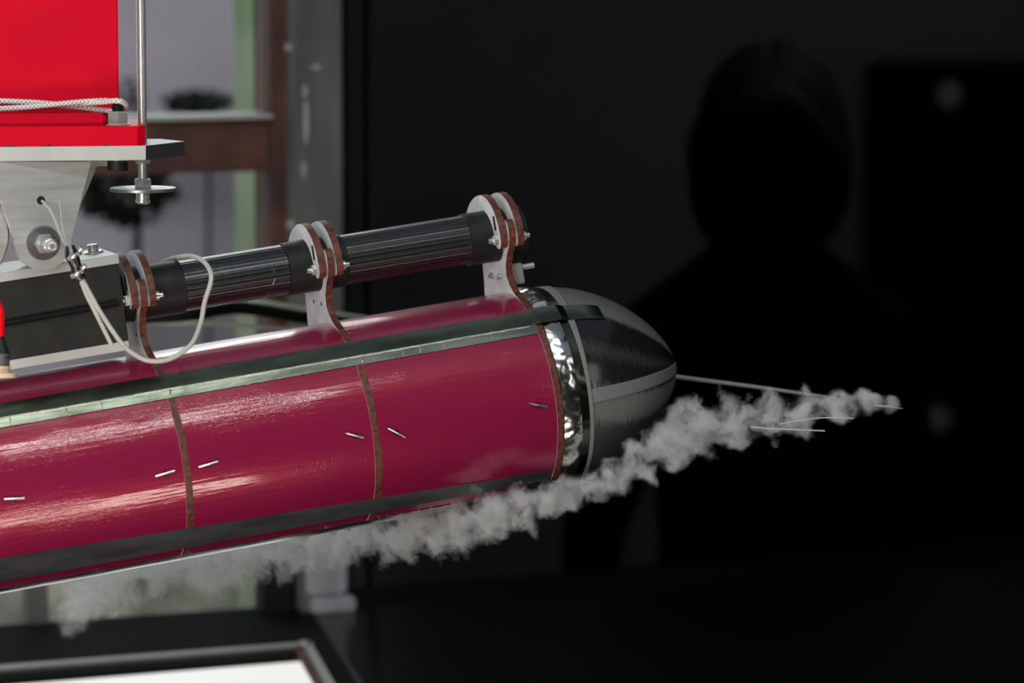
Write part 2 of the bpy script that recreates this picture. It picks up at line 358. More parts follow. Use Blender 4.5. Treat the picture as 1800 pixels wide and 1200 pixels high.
def prism_x(mb, yz, x0, x1, face_mi=0, edge_mi=1):
    n = len(yz); vs = [(x0, y, z) for y, z in yz] + [(x1, y, z) for y, z in yz]
    mb.add(vs, [tuple(range(n)), tuple(range(n, 2 * n))], None, face_mi)
    mb.add(vs, [(i, (i + 1) % n, n + (i + 1) % n, n + i) for i in range(n)], None, edge_mi); return mb
def prism(mb, pts, vec, face_mi=0, edge_mi=0):
    n = len(pts); vec = Vector(vec); vs = [Vector(p) for p in pts] + [Vector(p) + vec for p in pts]
    mb.add(vs, [tuple(range(n)), tuple(range(n, 2 * n))], None, face_mi)
    mb.add(vs, [(i, (i + 1) % n, n + (i + 1) % n, n + i) for i in range(n)], None, edge_mi); return mb
def shell(mb, s0, s1, p0, p1, rf, ns, npk, th=.0004, jag=0.0, seed=0, disp=None, mi=0):
    """thin curved sheet round the model: s along, p degrees up from the near side; p0/p1 may be functions of s"""
    f0 = p0 if callable(p0) else (lambda s: p0); f1 = p1 if callable(p1) else (lambda s: p1)
    rfn = rf if callable(rf) else (lambda s, p: rf)
    vo = []; vi = []; uv = []
    for i in range(ns + 1):
        s = s0 + (s1 - s0) * i / ns
        a0 = f0(s) + jag * noise.noise(Vector((s * 260, seed, 1))); a1 = f1(s) + jag * noise.noise(Vector((s * 260, seed, 9)))
        for j in range(npk + 1):
            a = a0 + (a1 - a0) * j / npk; r_ = rfn(s, a); dd = disp(s, a) if disp else 0
            c, sn = math.cos(R(a)), math.sin(R(a))
            vo.append((s, -(r_ + dd) * c, (r_ + dd) * sn)); vi.append((s, -(r_ + dd - th) * c, (r_ + dd - th) * sn)); uv.append((s, R(a) * RH))
    w = npk + 1; fs = []; N = len(vo)
    for i in range(ns):
        for j in range(npk):
            q = (i * w + j, i * w + j + 1, (i + 1) * w + j + 1, (i + 1) * w + j); fs.append(q); fs.append(tuple(N + k for k in reversed(q)))
    for i in range(ns):
        for j in (0, npk): a, b_ = i * w + j, (i + 1) * w + j; fs.append((a, b_, b_ + N, a + N))
    for j in range(npk):
        for i in (0, ns): a, b_ = i * w + j, i * w + j + 1; fs.append((a, b_, b_ + N, a + N))
    mb.add(vo + vi, fs, uv + uv, mi); return mb
I4 = Matrix.Identity(4)

# ================================================================== the setting
def struct(name, mb, mats, mtx=WM, smooth=False, parent=None, **t):
    o = mb.build(name, mats, parent, mtx, smooth)
    if parent is None: o['kind'] = 'structure'
    for k, v in t.items(): o[k] = v
    return o
FLZ = 0.0; CAMW = WI @ CAM
XL, XR, YF, ZC, ZG = -3.6, 4.2, -6.0, 2.25, -W0.z
mb = MB(); box(mb, (XL, YF + .02, -.04), (XR, -.001, 0)); struct('floor', mb, 'black_floor')
mb = MB(); box(mb, (XL, YF, ZG - .05), (XR + 1.5, 3.4, ZG)); struct('floor_lower', mb, 'room_wall')
mb = MB(); box(mb, (XL, YF, ZC), (XR + 1.5, 0.0, ZC + .05)); struct('ceiling', mb, 'room_wall')
mb = MB(); box(mb, (XR, YF, ZG), (XR + .05, 0.0, ZC)); struct('wall_right', mb, 'room_wall')
mb = MB(); box(mb, (XL - .05, YF, ZG), (XL, 0.0, ZC)); struct('wall_left', mb, 'room_wall')
mb = MB(); box(mb, (XL, YF - .05, ZG), (XR, YF, ZC)); struct('wall_front', mb, 'room_wall')
# grey upright between window and dark panel
pl, pr = wl(496, 700).x, wl(577, 700).x
post = MB(); box(post, (pl, -.06, 0), (pr, .03, ZC), 0, .004); post = struct('trim_1', post, 'weathered_post', label='grey weathered upright post')
mb = MB(); box(mb, (pl + .008, -.066, .02), (pr + .001, -.02, .155), 0, .004); mb.build('lit_post_bottom', 'backdrop_pale', post)  # light box glow on the post bottom, put into a paler shell
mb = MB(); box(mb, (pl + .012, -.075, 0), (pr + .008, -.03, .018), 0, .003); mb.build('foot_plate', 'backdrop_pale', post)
for (x, y, w, h) in ((507, 83, 12, 12), (556, 118, 18, 9), (536, 160, 8, 22), (538, 215, 9, 75), (534, 298, 7, 30), (511, 395, 12, 18)):
    c = wl(x, y, -.06); mb = MB(); k = .00031 * 2
    lathe(mb, (0, 0, 0), (0, -1, 0), [(0, 1.0), (.001, .9)], 14)
    o = mb.build('paint_scuff', 'post_scuff', post, Matrix.Translation((c.x, -.0601, c.z)) @ Matrix.Diagonal((w * k / 2 * 1.1, 1, h * k / 2 * 1.1, 1)))
# brown window frame, open casement beyond
b0, b1 = wl(470, 700).x, pl
win = empty('window_1', WM, 'brown steel window frame', 'window'); del win['label']; del win['category']; win['kind'] = 'structure'
mb = MB(); box(mb, (b0, -.02, .0), (b1 + .002, .03, ZC), 0, .002); mb.build('window_frame', 'brown_steel', win)
z0, z1 = wl(350, 302).z, wl(350, 208).z
mb = MB(); box(mb, (XL, -.015, z0), (b0, .03, z1), 0, .002); mb.build('window_crossbar', 'brown_steel', win)
zs = wl(350, 206).z
mb = MB(); box(mb, (XL, -.03, z1), (b0, .035, z1 + .004)); mb.build('window_sill', 'aluminium_edge', win)
mb = MB(); box(mb, (XL, .008, .0), (b0, .012, z0)); mb.build('window_pane', 'clear_glass', win)
mb = MB(); box(mb, (XL, .008, z1), (b0, .012, ZC)); mb.build('window_pane', 'clear_glass', win)
g0, g1 = wl(430, 300, .10).x, wl(490, 300, .10).x
mb = MB(); box(mb, (g0, .06, -.3), (g1, .14, ZC)); struct('trim_2', mb, 'green_paint')
# outside
par = lambda off: wl(536, 600, off).x
mb = MB(); box(mb, (XL - 2.0, 1.6, ZG), (par(1.6) - .01, 1.75, .70)); struct('wall_outside', mb, 'render_wall')
mb = MB(); box(mb, (XL - 2.0, 1.3, ZG), (par(1.3) - .01, 1.4, wl(300, 905, 1.3).z)); struct('wall_low', mb, 'pale_stone')
mb = MB(); prism(mb, [(par(.03), .03, ZG), (par(3.2), 3.2, ZG), (par(3.2) + .03, 3.2, ZG), (par(.03) + .03, .03, ZG)], (0, 0, ZC - ZG)); struct('wall_partition', mb, 'black_wall')
# dark glazed side of the tunnel and the observation room behind it
g_l = wl(577, 600).x; f_l = wl(640, 600).x
gw = empty('window_2', WM, '', ''); del gw['label']; del gw['category']; gw['kind'] = 'structure'
mb = MB(); box(mb, (g_l, -.006, 0), (wl(590, 600).x, .03, ZC), 0, .001); box(mb, (wl(608, 600).x, -.003, 0), (wl(613, 600).x, .02, ZC)); box(mb, (wl(650, 600).x, -.002, 0), (wl(655, 600).x, .02, ZC)); mb.build('window_frame', 'black_wall', gw)
mb = MB(); box(mb, (g_l, .006, 0), (XR, .012, ZC)); mb.build('window_pane', 'tinted_glass', gw)
mb = MB(); box(mb, (par(2.6) + .03, 2.6, ZG), (XR + 1.5, 2.7, ZC)); struct('wall_back', mb, 'backdrop_grey')
mb = MB(); prism(mb, [(par(.03), .03, ZC), (XR + 1.5, .03, ZC), (XR + 1.5, 2.7, ZC), (par(2.7), 2.7, ZC)], (0, 0, .05)); struct('ceiling_observation', mb, 'black_wall')
mb = MB(); box(mb, (XR + 1.45, .0, ZG), (XR + 1.5, 2.7, ZC)); struct('wall_side', mb, 'black_wall')
mb = MB(); box(mb, (g_l, .0, ZG), (XR, .03, -.04)); struct('wall_skirt', mb, 'black_wall')
mb = MB(); box(mb, (g_l, -.012, .0012), (XR, .004, .016)); mb.build('window_frame', 'black_gloss', gw)  # dark strip added to cover the bright line at the pane's foot
# seam strip on the floor from the post towards the camera
a_, b_ = fl(543, 1068), fl(640, 1222); c_, d_ = fl(650, 1222), fl(549, 1068)
mb = MB(); prism(mb, [a_, b_, c_, d_], (0, 0, .002)); struct('trim_3', mb, 'shaded_end_and_seam')
mb = MB(); pts = [fl(549, 1068), fl(650, 1222), fl(700, 1300)]; q = [Vector(p) for p in pts] + [Vector((XR, pts[2].y, 0)), Vector((XR, -.01, 0)), Vector((pts[0].x, -.01, 0))]
prism(mb, q, (0, 0, .0012)); struct('floor_panel', mb, 'black_gloss')

# ------------------------------------------------------------------ light box in the floor
LB = [fl(-700, 1243), fl(546, 1146), fl(640, 1310), fl(-700, 1420)]
lbz = .012
lb = empty('light_box', WM, 'white glowing light box in a thin aluminium frame on the black floor', 'light box')
def bar(a, b, w, name, m_):
    a = Vector(a); b = Vector(b); d = (b - a).normalized(); n_ = Vector((-d.y, d.x, 0)) * w; mb = MB()
    prism(mb, [a, b, b - n_, a - n_], (0, 0, lbz)); return mb.build(name, m_, lb)
bar(LB[0], LB[1], .010, 'frame_bar', 'aluminium_edge'); bar(LB[1], LB[2], .009, 'frame_bar', 'aluminium_edge')
lbz = .009
bar(Vector(LB[0]) + Vector((0, -.010, 0)), Vector(LB[1]) + Vector((-.006, -.010, 0)), .014, 'inner_rim', 'black_anodised'); bar(Vector(LB[1]) + Vector((-.009, -.004, 0)), Vector(LB[2]) + Vector((-.009, 0, 0)), .011, 'inner_rim', 'brown_steel')
lbz = .012
bar(LB[3], LB[0], .02, 'frame_bar', 'brushed_aluminium'); bar(LB[2], LB[3], .02, 'frame_bar', 'brushed_aluminium')
ctr = sum((Vector(p) for p in LB), Vector()) / 4
i1, i2 = fl(528, 1172), fl(612, 1322)
mb = MB(); prism(mb, [fl(-690, 1272), i1, i2, fl(-690, 1415)], (0, 0, .006)); mb.build('diffuser', 'diffuser_white', lb)
mb = MB(); e = Vector(LB[1]); cyl(mb, e + Vector((-.012, -.016, lbz)), (0, 0, 1), .006, .004); mb.build('corner_screw', 'steel', lb)

# ------------------------------------------------------------------ things beyond the window
def shrub(c, rx, rz, n, label, seed):
    rnd = random.Random(seed); mb = MB()
    for i in range(n):
        u = Vector((rnd.gauss(0, 1), rnd.gauss(0, 1), rnd.gauss(0, 1))).normalized() * rnd.uniform(.2, 1) ** .5
        p = Vector(c) + Vector((u.x * rx, u.y * rx * .7, u.z * rz)); d = Vector((rnd.uniform(-1, 1), rnd.uniform(-1, 1), rnd.uniform(-1, 1))).normalized(); x, y = orth(d); s_ = rx * .22
        mb.add([p, p + x * s_ * .45 + y * s_ * .5, p + y * s_ * 1.3, p - x * s_ * .45 + y * s_ * .5], [(0, 1, 2, 3)])
    e_ = empty('shrub', WM, label, 'shrub'); mb.build('foliage', 'dark_leaf', e_)
    mb = MB(); sweep(mb, [(c[0], c[1], ZG), (c[0] + .02, c[1], c[2] - rz * .6), Vector(c)], .004, 8, smooth=0); mb.build('stem', 'dark_leaf', e_)
c = wl(215, 345, 1.45); shrub(c, .085, .055, 420, 'dark green bush outside the lower window pane, behind the metal disc', 3)
c = wl(345, 188, 1.5); shrub(c, .062, .018, 240, 'small dark bush outside above the brown crossbar', 4)
c = wl(222, 172, 1.5); shrub(c, .030, .030, 160, 'dark bush outside, half hidden behind the red block', 5)
def thing(mb, name, mats, label, cat, mtx=I4, smooth=True, **k):
    return mb.build(name, mats, None, mtx, smooth, label=label, category=cat, **k)
mb = MB(); c = wl(478, 1030, -.03); box(mb, (c.x - .018, -.06, 0), (c.x + .016, -.02, .05), 0, .003); box(mb, (c.x - .014, -.056, .05), (c.x + .012, -.024, .056), 0, .002)
thing(mb, 'black_block', 'black_rubber', 'small black block on the floor against the foot of the grey post', 'block', WM)
mb = MB(); box(mb, (wl(45, 1030).x, -.02, 0), (wl(78, 1030).x, .02, .12), 0, .003); struct('trim_4', mb, 'weathered_post')
def bgcurve(pts, r, name, m_, label, cat):
    mb = MB(); sweep(mb, [P(*p) for p in pts], r, 12, smooth=6); thing(mb, name, m_, label, cat)
bgcurve([(230, 566, 3.78), (300, 568, 3.78), (390, 569, 3.8), (480, 577, 3.85), (620, 585, 3.9), (760, 590, 3.95)], .0022, 'pale_hose', 'pale_hose', 'thin pale hose behind the model, just above the magenta skin', 'hose')
bgcurve([(230, 559, 3.75), (330, 553, 3.75), (420, 541, 3.8), (520, 556, 3.85), (600, 566, 3.9), (760, 585, 3.95)], .0065, 'black_hose', 'black_hose', 'thick black hose behind the carbon tube and brackets', 'hose')
bgcurve([(400, 542, 3.9), (460, 534, 3.9), (540, 546, 3.95), (640, 562, 4.0), (760, 578, 4.0)], .0035, 'grey_hose', 'pale_hose', 'light grey hose running above the thick black hose', 'hose')

# ------------------------------------------------------------------ person and cabinet behind the dark glass
def W(p): return Vector(p)
hc = wl(1345, 285, .62)
def person():
    root = empty('person', WM @ Matrix.Translation((hc.x, hc.y, 0)), 'person in dark clothing standing behind the dark window pane, looking in', 'person')
    hz = hc.z; s = 1.0
    J = {'pel': (0, .02, hz - .72), 'bel': (0, .01, hz - .58), 'che': (0, 0, hz - .38), 'nek': (0, 0, hz - .22), 'nk2': (0, -.01, hz - .10), 'hd': (0, -.01, hz - .03)}
    V = []; E_ = []; RR = []
    def a(p, r, par=None):
        V.append(p); RR.append(r)
        if par is not None: E_.append((par, len(V) - 1))
        return len(V) - 1
    pel = a(J['pel'], (.16, .11)); bel = a(J['bel'], (.15, .10), pel); che = a(J['che'], (.175, .115), bel); nek = a(J['nek'], (.12, .09), che); n2 = a(J['nk2'], (.055, .055), nek); a(J['hd'], (.05, .05), n2)
    for sx in (-1, 1):
        sh = a((sx * .17, .0, hz - .245), (.065, .07), nek); el = a((sx * .25, .03, hz - .53), (.045, .045), sh); wr = a((sx * .235, -.05, hz - .78), (.030, .026), el); a((sx * .23, -.065, hz - .83), (.036, .018), wr)
        hp = a((sx * .10, .02, hz - .80), (.095, .10), pel); kn = a((sx * .11, 0, hz - 1.18), (.06, .065), hp); an = a((sx * .11, .03, max(ZG + .09, hz - 1.55)), (.042, .045), kn); a((sx * .12, -.10, max(ZG + .045, hz - 1.60)), (.045, .035), an)
    me = bpy.data.meshes.new('body'); me.from_pydata(V, E_, []); o = bpy.data.objects.new('body', me); COL.objects.link(o); o.parent = root
    me.materials.append(MATS['dark_cloth']); md = o.modifiers.new('s', 'SKIN')
    for i, r_ in enumerate(RR): me.skin_vertices[0].data[i].radius = r_
    me.skin_vertices[0].data[0].use_root = True
    ss = o.modifiers.new('u', 'SUBSURF'); ss.levels = ss.render_levels = 2
    # head with face
    mb = MB(); n1, n2_ = 28, 20; vs = []; fs = []
    for i in range(n2_ + 1):
        th = math.pi * i / n2_
        for k in range(n1):
            a_ = 2 * math.pi * k / n1; x, y, z = math.sin(th) * math.cos(a_), math.sin(th) * math.sin(a_), math.cos(th)
            X, Y, Z = x * .078, y * .098, z * .118
            if z < 0: X *= 1 + z * .28; Y *= 1 + z * .12
            fr_ = max(0, -y)
            Y -= .022 * math.exp(-(x / .16) ** 2 - ((z + .12) / .2) ** 2) * fr_
            Y += .010 * (math.exp(-((x - .38) / .18) ** 2 - ((z - .08) / .13) ** 2) + math.exp(-((x + .38) / .18) ** 2 - ((z - .08) / .13) ** 2)) * fr_
            Y -= .006 * math.exp(-(x / .3) ** 2 - ((z + .5) / .07) ** 2) * fr_; Y += .004 * math.exp(-(x / .3) ** 2 - ((z + .58) / .03) ** 2) * fr_
            Y -= .010 * math.exp(-(x / .3) ** 2 - ((z + .85) / .15) ** 2)
            vs.append((X, Y, Z))
    for i in range(n2_):
        for k in range(n1): k2 = (k + 1) % n1; fs.append((i * n1 + k, i * n1 + k2, (i + 1) * n1 + k2, (i + 1) * n1 + k))
    mb.add(vs, fs); T = Matrix.Translation((0, -.015, hz)) @ Matrix.Rotation(R(-18), 4, 'Z') @ Matrix.Rotation(R(8), 4, 'X')
    hd = mb.build('head', 'skin_tone', root, T, True)
    for sx in (-1, 1):
        mb = MB(); lathe(mb, (sx * .074, .01, -.005), (sx, .25, 0), [(0, .012), (.006, .026), (.012, .024), (.014, .01)], 14); mb.build('ear', 'skin_tone', hd, None, True)
        mb = MB(); lathe(mb, (sx * .03, -.086, .008), (0, -1, 0), [(0, .012), (.006, .010), (.010, .003)], 12); mb.build('eye', 'dark_hair', hd, None, True)
    mb = MB(); rnd = random.Random(2); vs = []; fs = []
    for i in range(13):
        th = R(138) * i / 12
        for k in range(n1):
            a_ = 2 * math.pi * k / n1; fr_ = max(0, -math.sin(a_)); t2 = th * (1 - .60 * fr_)
            q_ = 1.34 + .10 * noise.noise(Vector((math.cos(a_) * 2, math.sin(a_) * 2, th * 3)))
            vs.append((math.sin(t2) * math.cos(a_) * .085 * q_, math.sin(t2) * math.sin(a_) * .102 * q_, math.cos(t2) * .122 * q_ + .002))
    for i in range(12):
        for k in range(n1): k2 = (k + 1) % n1; fs.append((i * n1 + k, i * n1 + k2, (i + 1) * n1 + k2, (i + 1) * n1 + k))
    mb.add(vs, fs); hr = mb.build('hair', 'dark_hair', root, T, True); sd = hr.modifiers.new('t', 'SOLIDIFY'); sd.thickness = .012; sd.offset = -1
    for sx in (-1, 1):
        base_ = Vector((sx * .23, -.068, hz - .835))
        for f_ in range(4):
            L_ = (.065, .075, .070, .055)[f_]; q0 = base_ + Vector((sx * .004, (f_ - 1.5) * .018, 0))
            mb = MB(); sweep(mb, [q0 + Vector((0, 0, .01)), q0 + Vector((-sx * .002, -.003, -L_ * .4)), q0 + Vector((-sx * .010, -.008, -L_ * .75)), q0 + Vector((-sx * .022, -.010, -L_))], [.009, .0085, .008, .006], 8, smooth=3); mb.build('finger', 'skin_tone', root, None, True)
        mb = MB(); sweep(mb, [base_ + Vector((-sx * .01, -.025, .02)), base_ + Vector((-sx * .018, -.045, -.005)), base_ + Vector((-sx * .022, -.05, -.035))], [.011, .010, .007], 8, smooth=3); mb.build('thumb', 'skin_tone', root, None, True)
person()
ca = wl(1572, 112, 2.46)
cb = empty('equipment_cabinet', WM, 'tall black equipment cabinet behind the dark glass with two pale discs standing in for lamp reflections', 'cabinet')
mb = MB(); box(mb, (ca.x, 2.46, ZG), (ca.x + 1.5, 2.58, ca.z), 0, .004); mb.build('cabinet_body', 'cabinet_black', cb)
mb = MB(); box(mb, (ca.x + .03, 2.454, ZG + .1), (ca.x + .72, 2.46, ca.z - .02), 0, .002); mb.build('cabinet_door', 'cabinet_black', cb)
for (x, y) in ((1667, 166), (1650, 735)):
    c = wl(x, y, 2.45); mb = MB(); cyl(mb, (c.x, 2.454, c.z), (0, -1, 0), .025, .01, 32); mb.build('lamp_reflection', 'lamp_reflection_grey', cb, None, True)  # pale discs put in for blurred reflections of distant lamps

# ================================================================== carbon tube (B frame)
TY, TZ = math.sin(rho) * .1335, math.cos(rho) * .1335
RIBS = [-.313, -.1542, .0045, .1632]
mb = MB(); n = 96; 
def tube_pts(mb, s0, s1, r, ns=2, nn=96, mi=0):
    vs = []; uv = []; fs = []
    for i in range(ns + 1):
        s = s0 + (s1 - s0) * i / ns
        for k in range(nn + 1):
            a_ = 2 * math.pi * k / nn; vs.append((s, TY - r * math.cos(a_), TZ + r * math.sin(a_))); uv.append((s, k / nn))
    w = nn + 1
    for i in range(ns):
        for k in range(nn): fs.append((i * w + k, i * w + k + 1, (i + 1) * w + k + 1, (i + 1) * w + k))
    fs.append(tuple(range(nn))); fs.append(tuple(ns * w + k for k in range(nn)))
    mb.add(vs, fs, uv, mi)
ct = empty('carbon_tube', BM, 'black woven carbon fibre tube running through the three white brackets', 'tube')
tube_pts(mb, -.168, .178, .0207, 40); mb.build('tube_body', 'carbon_weave', ct, None, True)
for rb in RIBS[1:]:
    mb = MB(); lathe(mb, (rb - (.030 if rb > -.1 else .012), TY, TZ), (1, 0, 0), [(0, .0207), (.0004, .0219), (.052 if rb < -.1 else .05, .0219), (.0505 if rb > -.1 else .0525, .0207)], 64); mb.build('collar', 'black_rubber', ct, None, True)
mb = MB(); random.seed(5)
for (x0_, y0_, x1_, y1_) in ((463, 528, 472, 515), (472, 515, 480, 500), (480, 500, 483, 490), (466, 527, 476, 523), (478, 470, 484, 480)):
    p0_ = hit(x0_, y0_, .0209, BI, TY, TZ) + Vector((0, TY, TZ)); p1_ = hit(x1_, y1_, .0209, BI, TY, TZ) + Vector((0, TY, TZ)); sweep(mb, [p0_, (p0_ + p1_) / 2, p1_], .00022, 5, smooth=0)
mb.build('scratch', 'pin_steel', ct)

# ================================================================== the model (H frame)
model = empty('test_model', HM, 'magenta cylindrical wind tunnel model with brown ribs, silver foil tape and dark nose', 'model')
def lerp(a, b, t): return a + (b - a) * t
def up_top(s): return lerp(49.5, 51.5, (s + .3) / .46)
def tape_mid(s): return lerp(38.5, 39.5, (s + .3) / .46)
def tape_low(s): return lerp(33.0, 34.0, (s + .3) / .46)
def bt_up(s): return lerp(-40, -51, (s + .3) / .46)
def bt_lo(s): return -60
def keel(s): return -69
hw = .0029
bays = [(-.50, RIBS[0] - hw), (RIBS[0] + hw, RIBS[1] - hw), (RIBS[1] + hw, RIBS[2] - hw), (RIBS[2] + hw, RIBS[3] - hw)]
for i, (s0, s1) in enumerate(bays):
    mb = MB(); shell(mb, s0, s1, lambda s: up_top(s) - 2, 200, RH, 60, 60); mb.build('upper_skin', 'magenta_film', model, None, True)
    mb = MB(); shell(mb, s0, s1, bt_up, lambda s: tape_low(s) + 1, RH, 80, 40, .0006, .35, i); mb.build('side_skin', 'magenta_film', model, None, True)
    mb = MB(); shell(mb, s0, s1, -155, lambda s: bt_lo(s) + 2, RH, 20, 40); mb.build('keel_skin', 'magenta_film', model, None, True)
def wr(amp, sx, sy, seed):
    def f(s, a):
        v = Vector((s * sx, R(a) * RH * sy, seed)); return amp * (noise.noise(v) + .5 * noise.noise(v * 2.3) + .35 * abs(noise.noise(v * 4.1)))
    return f
d1 = wr(.00010, 22, 90, 3)
def nose_r(s):
    t = min(1, max(0, (s - NB) / (NT - NB))); return .0838 * max(0, (1 - t ** 1.8)) ** .66
NB, NT = .190, .3015
mb = MB(); shell(mb, -.50, .2235, tape_mid, up_top, lambda s, a: (RH + .0009 + .0021 * min(1, max(0, (s - .158) / .006))) if s < .1835 else max(nose_r(min(s, NT)) if s > NB else .0838, 0) + .0012 + .003 * max(0, 1 - (s - .1835) / .008), 700, 12, .0004, .25, 5, d1)
mb.build('foil_tape', 'dark_foil', model, None, True, label='dark foil tape running from the beam to the nose')
d2 = wr(.00016, 30, 150, 8)
mb = MB(); shell(mb, -.50, .161, tape_low, lambda s: tape_mid(s) + .6, lambda s, a: RH + .0007 + .0006 * (a - 33) / 6, 700, 8, .0004, .3, 6, d2)
mb.build('foil_tape', 'silver_foil', model, None, True, label='bright edge of crinkled silver foil tape')
def hp(s, a, r): return Vector((s, -r * math.cos(R(a)), r * math.sin(R(a))))
mb = MB(); sweep(mb, [hp(-.50 + .655 * k / 110, tape_mid(-.5 + .655 * k / 110) - .3 + .25 * noise.noise(Vector((k * .37, 1, 4))), RH + .0013 + .0003 * noise.noise(Vector((k * .8, 3, 2)))) for k in range(111)], .0007, 6, smooth=2); mb.build('tape_crease', 'silver_foil', model, None, True)
for (x, k) in ((18, .5), (116, 1), (180, .6), (300, 1.3), (640, 1.2), (712, .7), (742, .8), (783, .6), (868, .8)):
    q = hit(x, 745 - .160 * x, RH); mb = MB(); ex = .002 * k
    sweep(mb, [hp(q.x - ex * .3, tape_low(q.x) + .4, RH + .0009), hp(q.x, tape_low(q.x) + 2.6, RH + .0013), hp(q.x + ex, tape_mid(q.x) + .4, RH + .0015)], [.0003, .0006 * max(k, .8), .0004], 6, smooth=4); mb.build('foil_wrinkle', 'silver_foil', model, None, True)
mb = MB(); shell(mb, -.50, .158, bt_lo, lambda s: bt_up(s) + .8, RH + .0008, 400, 12, .0004, .5, 7, wr(.00015, 30, 90, 4)); mb.build('lower_tape', 'grey_foil', model, None, True, label='dull grey foil tape along the underside')
mb = MB(); shell(mb, -.50, .158, -150, keel, RH + .0008, 400, 24, .0004, .5, 9, wr(.0002, 20, 60, 2)); mb.build('keel_foil', 'keel_foil', model, None, True, label='silver foil strip along the keel')
# rib plates with their stems
def arc(c, r, a0, a1, n): return [(c[0] - r * math.cos(R(a0 + (a1 - a0) * i / n)), c[1] + r * math.sin(R(a0 + (a1 - a0) * i / n))) for i in range(n + 1)]
TC = (0, .1335); RR_ = RH + .0004
def rib(s, stem, lab=None):
    mb = MB()
    if stem:
        near = [(-.036, .0775), (-.026, .0835), (-.0185, .0905), (-.0145, .098), (-.0165, .107), (-.024, .1155), (-.0325, .122), (-.037, .129), (-.0385, .137), (-.0375, .1415), (-.034, .1445), (-.030, .1435), (-.0265, .140)]
        far = [(.0265, .140), (.030, .1435), (.035, .1445), (.0385, .137), (.038, .126), (.0405, .115), (.043, .105), (.0455, .095), (.050, .083), (.058, .066)]
        ring_ = arc((0, 0), RR_, 132, 360 + 55, 90)
        out_ = [(y, z) for y, z in arc((0, 0), RR_, 55, 62, 3)][:1]
        yz = ring_ + near + arc(TC, .0222, 14, -194, 40) + far
        prism_x(mb, yz, s - .0029, s + .0029)
    else:
        prism_x(mb, arc((0, 0), RR_, 0, 360 - 4, 90), s - .0029, s + .0029)
    o = mb.build('rib', ['plywood_face', 'burnt_edge'], model)
    # triangulate the big concave faces cleanly
    bm = bmesh.new(); bm.from_mesh(o.data); bmesh.ops.triangulate(bm, faces=[f for f in bm.faces if len(f.verts) > 8]); bm.to_mesh(o.data); bm.free()
    return o
ribs = [rib(RIBS[0], False), rib(RIBS[1], True), rib(RIBS[2], True), rib(RIBS[3], True)]
def clamp(s0, s1):
    outer = [(y * (1.36 if y > 0 else 1.0), TC[1] + (z - TC[1]) * .935) for y, z in arc(TC, .0374, -6, 186, 48)]; inner = arc(TC, .0222, 186, -6, 48)
    c0 = (-.0297 * math.cos(R(-9)), TC[1] + .0297 * math.sin(R(-9)))
    end1 = [(.0370 + .0125 * math.cos(R(t)), TC[1] - .0297 * math.sin(R(9)) + .0075 * math.sin(R(t))) for t in (-30, -60, -90, -120, -150)]
    end2 = [(-.0297 * math.cos(R(9)) + .0075 * math.cos(R(t)), TC[1] - .0297 * math.sin(R(9)) + .0075 * math.sin(R(t))) for t in (-30, -60, -90, -120, -150)]
    yz = outer + end1 + inner + end2
    mb = MB(); prism_x(mb, yz, s0, s1); o = mb.build('clamp_plate', ['plywood_face', 'burnt_edge'], model)
    bm = bmesh.new(); bm.from_mesh(o.data); bmesh.ops.triangulate(bm, faces=[f for f in bm.faces if len(f.verts) > 8]); bm.to_mesh(o.data); bm.free()
for i, s in enumerate(RIBS[1:]):
    clamp(s - .0105, s - .0045); clamp(s + .0045, s + .0105)
    for sy in (-1, 1):
        p = Vector((s - .0185, sy * .0300, TC[1] - .0045)); mb = MB(); cyl(mb, p, (1, 0, 0), .0021, .036, 14)
        bt = mb.build('clamp_bolt', 'steel', model, None, True)
        mb = MB(); hexnut(mb, p + Vector((.0035, 0, 0)), (1, 0, 0), .0046, .0042); mb.build('nut', 'steel', bt)
        mb = MB(); cyl(mb, p + Vector((.0292, 0, 0)), (1, 0, 0), .0038, .0034, 16); mb.build('bolt_head', 'steel', bt, None, True)
    for sx, sz in ((-.0095, .1345), ):
        mb = MB(); box(mb, (s - .0108, -.0305, .1370), (s - .0103, -.0262, .1490), 0, .0002); mb.build('slot', 'black_rubber', model)
    holes = ((-.001, .1005), (.0195, .1035)) if i < 2 else ((.0010, .0985), (.0220, .1005))
    for (y_, z_) in holes:
        if i == 0 and y_ > .01: continue
        mb = MB()
        if i < 2: cyl(mb, (s - .0031, y_ if i else -.003, z_), (1, 0, 0), .0017, .0004, 12); mb.build('hole', 'black_rubber', model)
        else: lathe(mb, (s - .0065, y_, z_), (1, 0, 0), [(0, .0012), (.0006, .0026), (.0030, .0030), (.0036, .002)], 12); mb.build('screw', 'steel', model, None, True)
s = RIBS[3]
mb = MB(); box(mb, (s + .003, -.027, .090), (s + .0085, -.013, .1075), 0, .001); mb.build('spacer_block', 'nose_grey_tape', model)
mb = MB(); cyl(mb, (s + .0085, -.020, .1035), (1, 0, 0), .0025, .012, 12); mb.build('screw', 'steel', model, None, True)
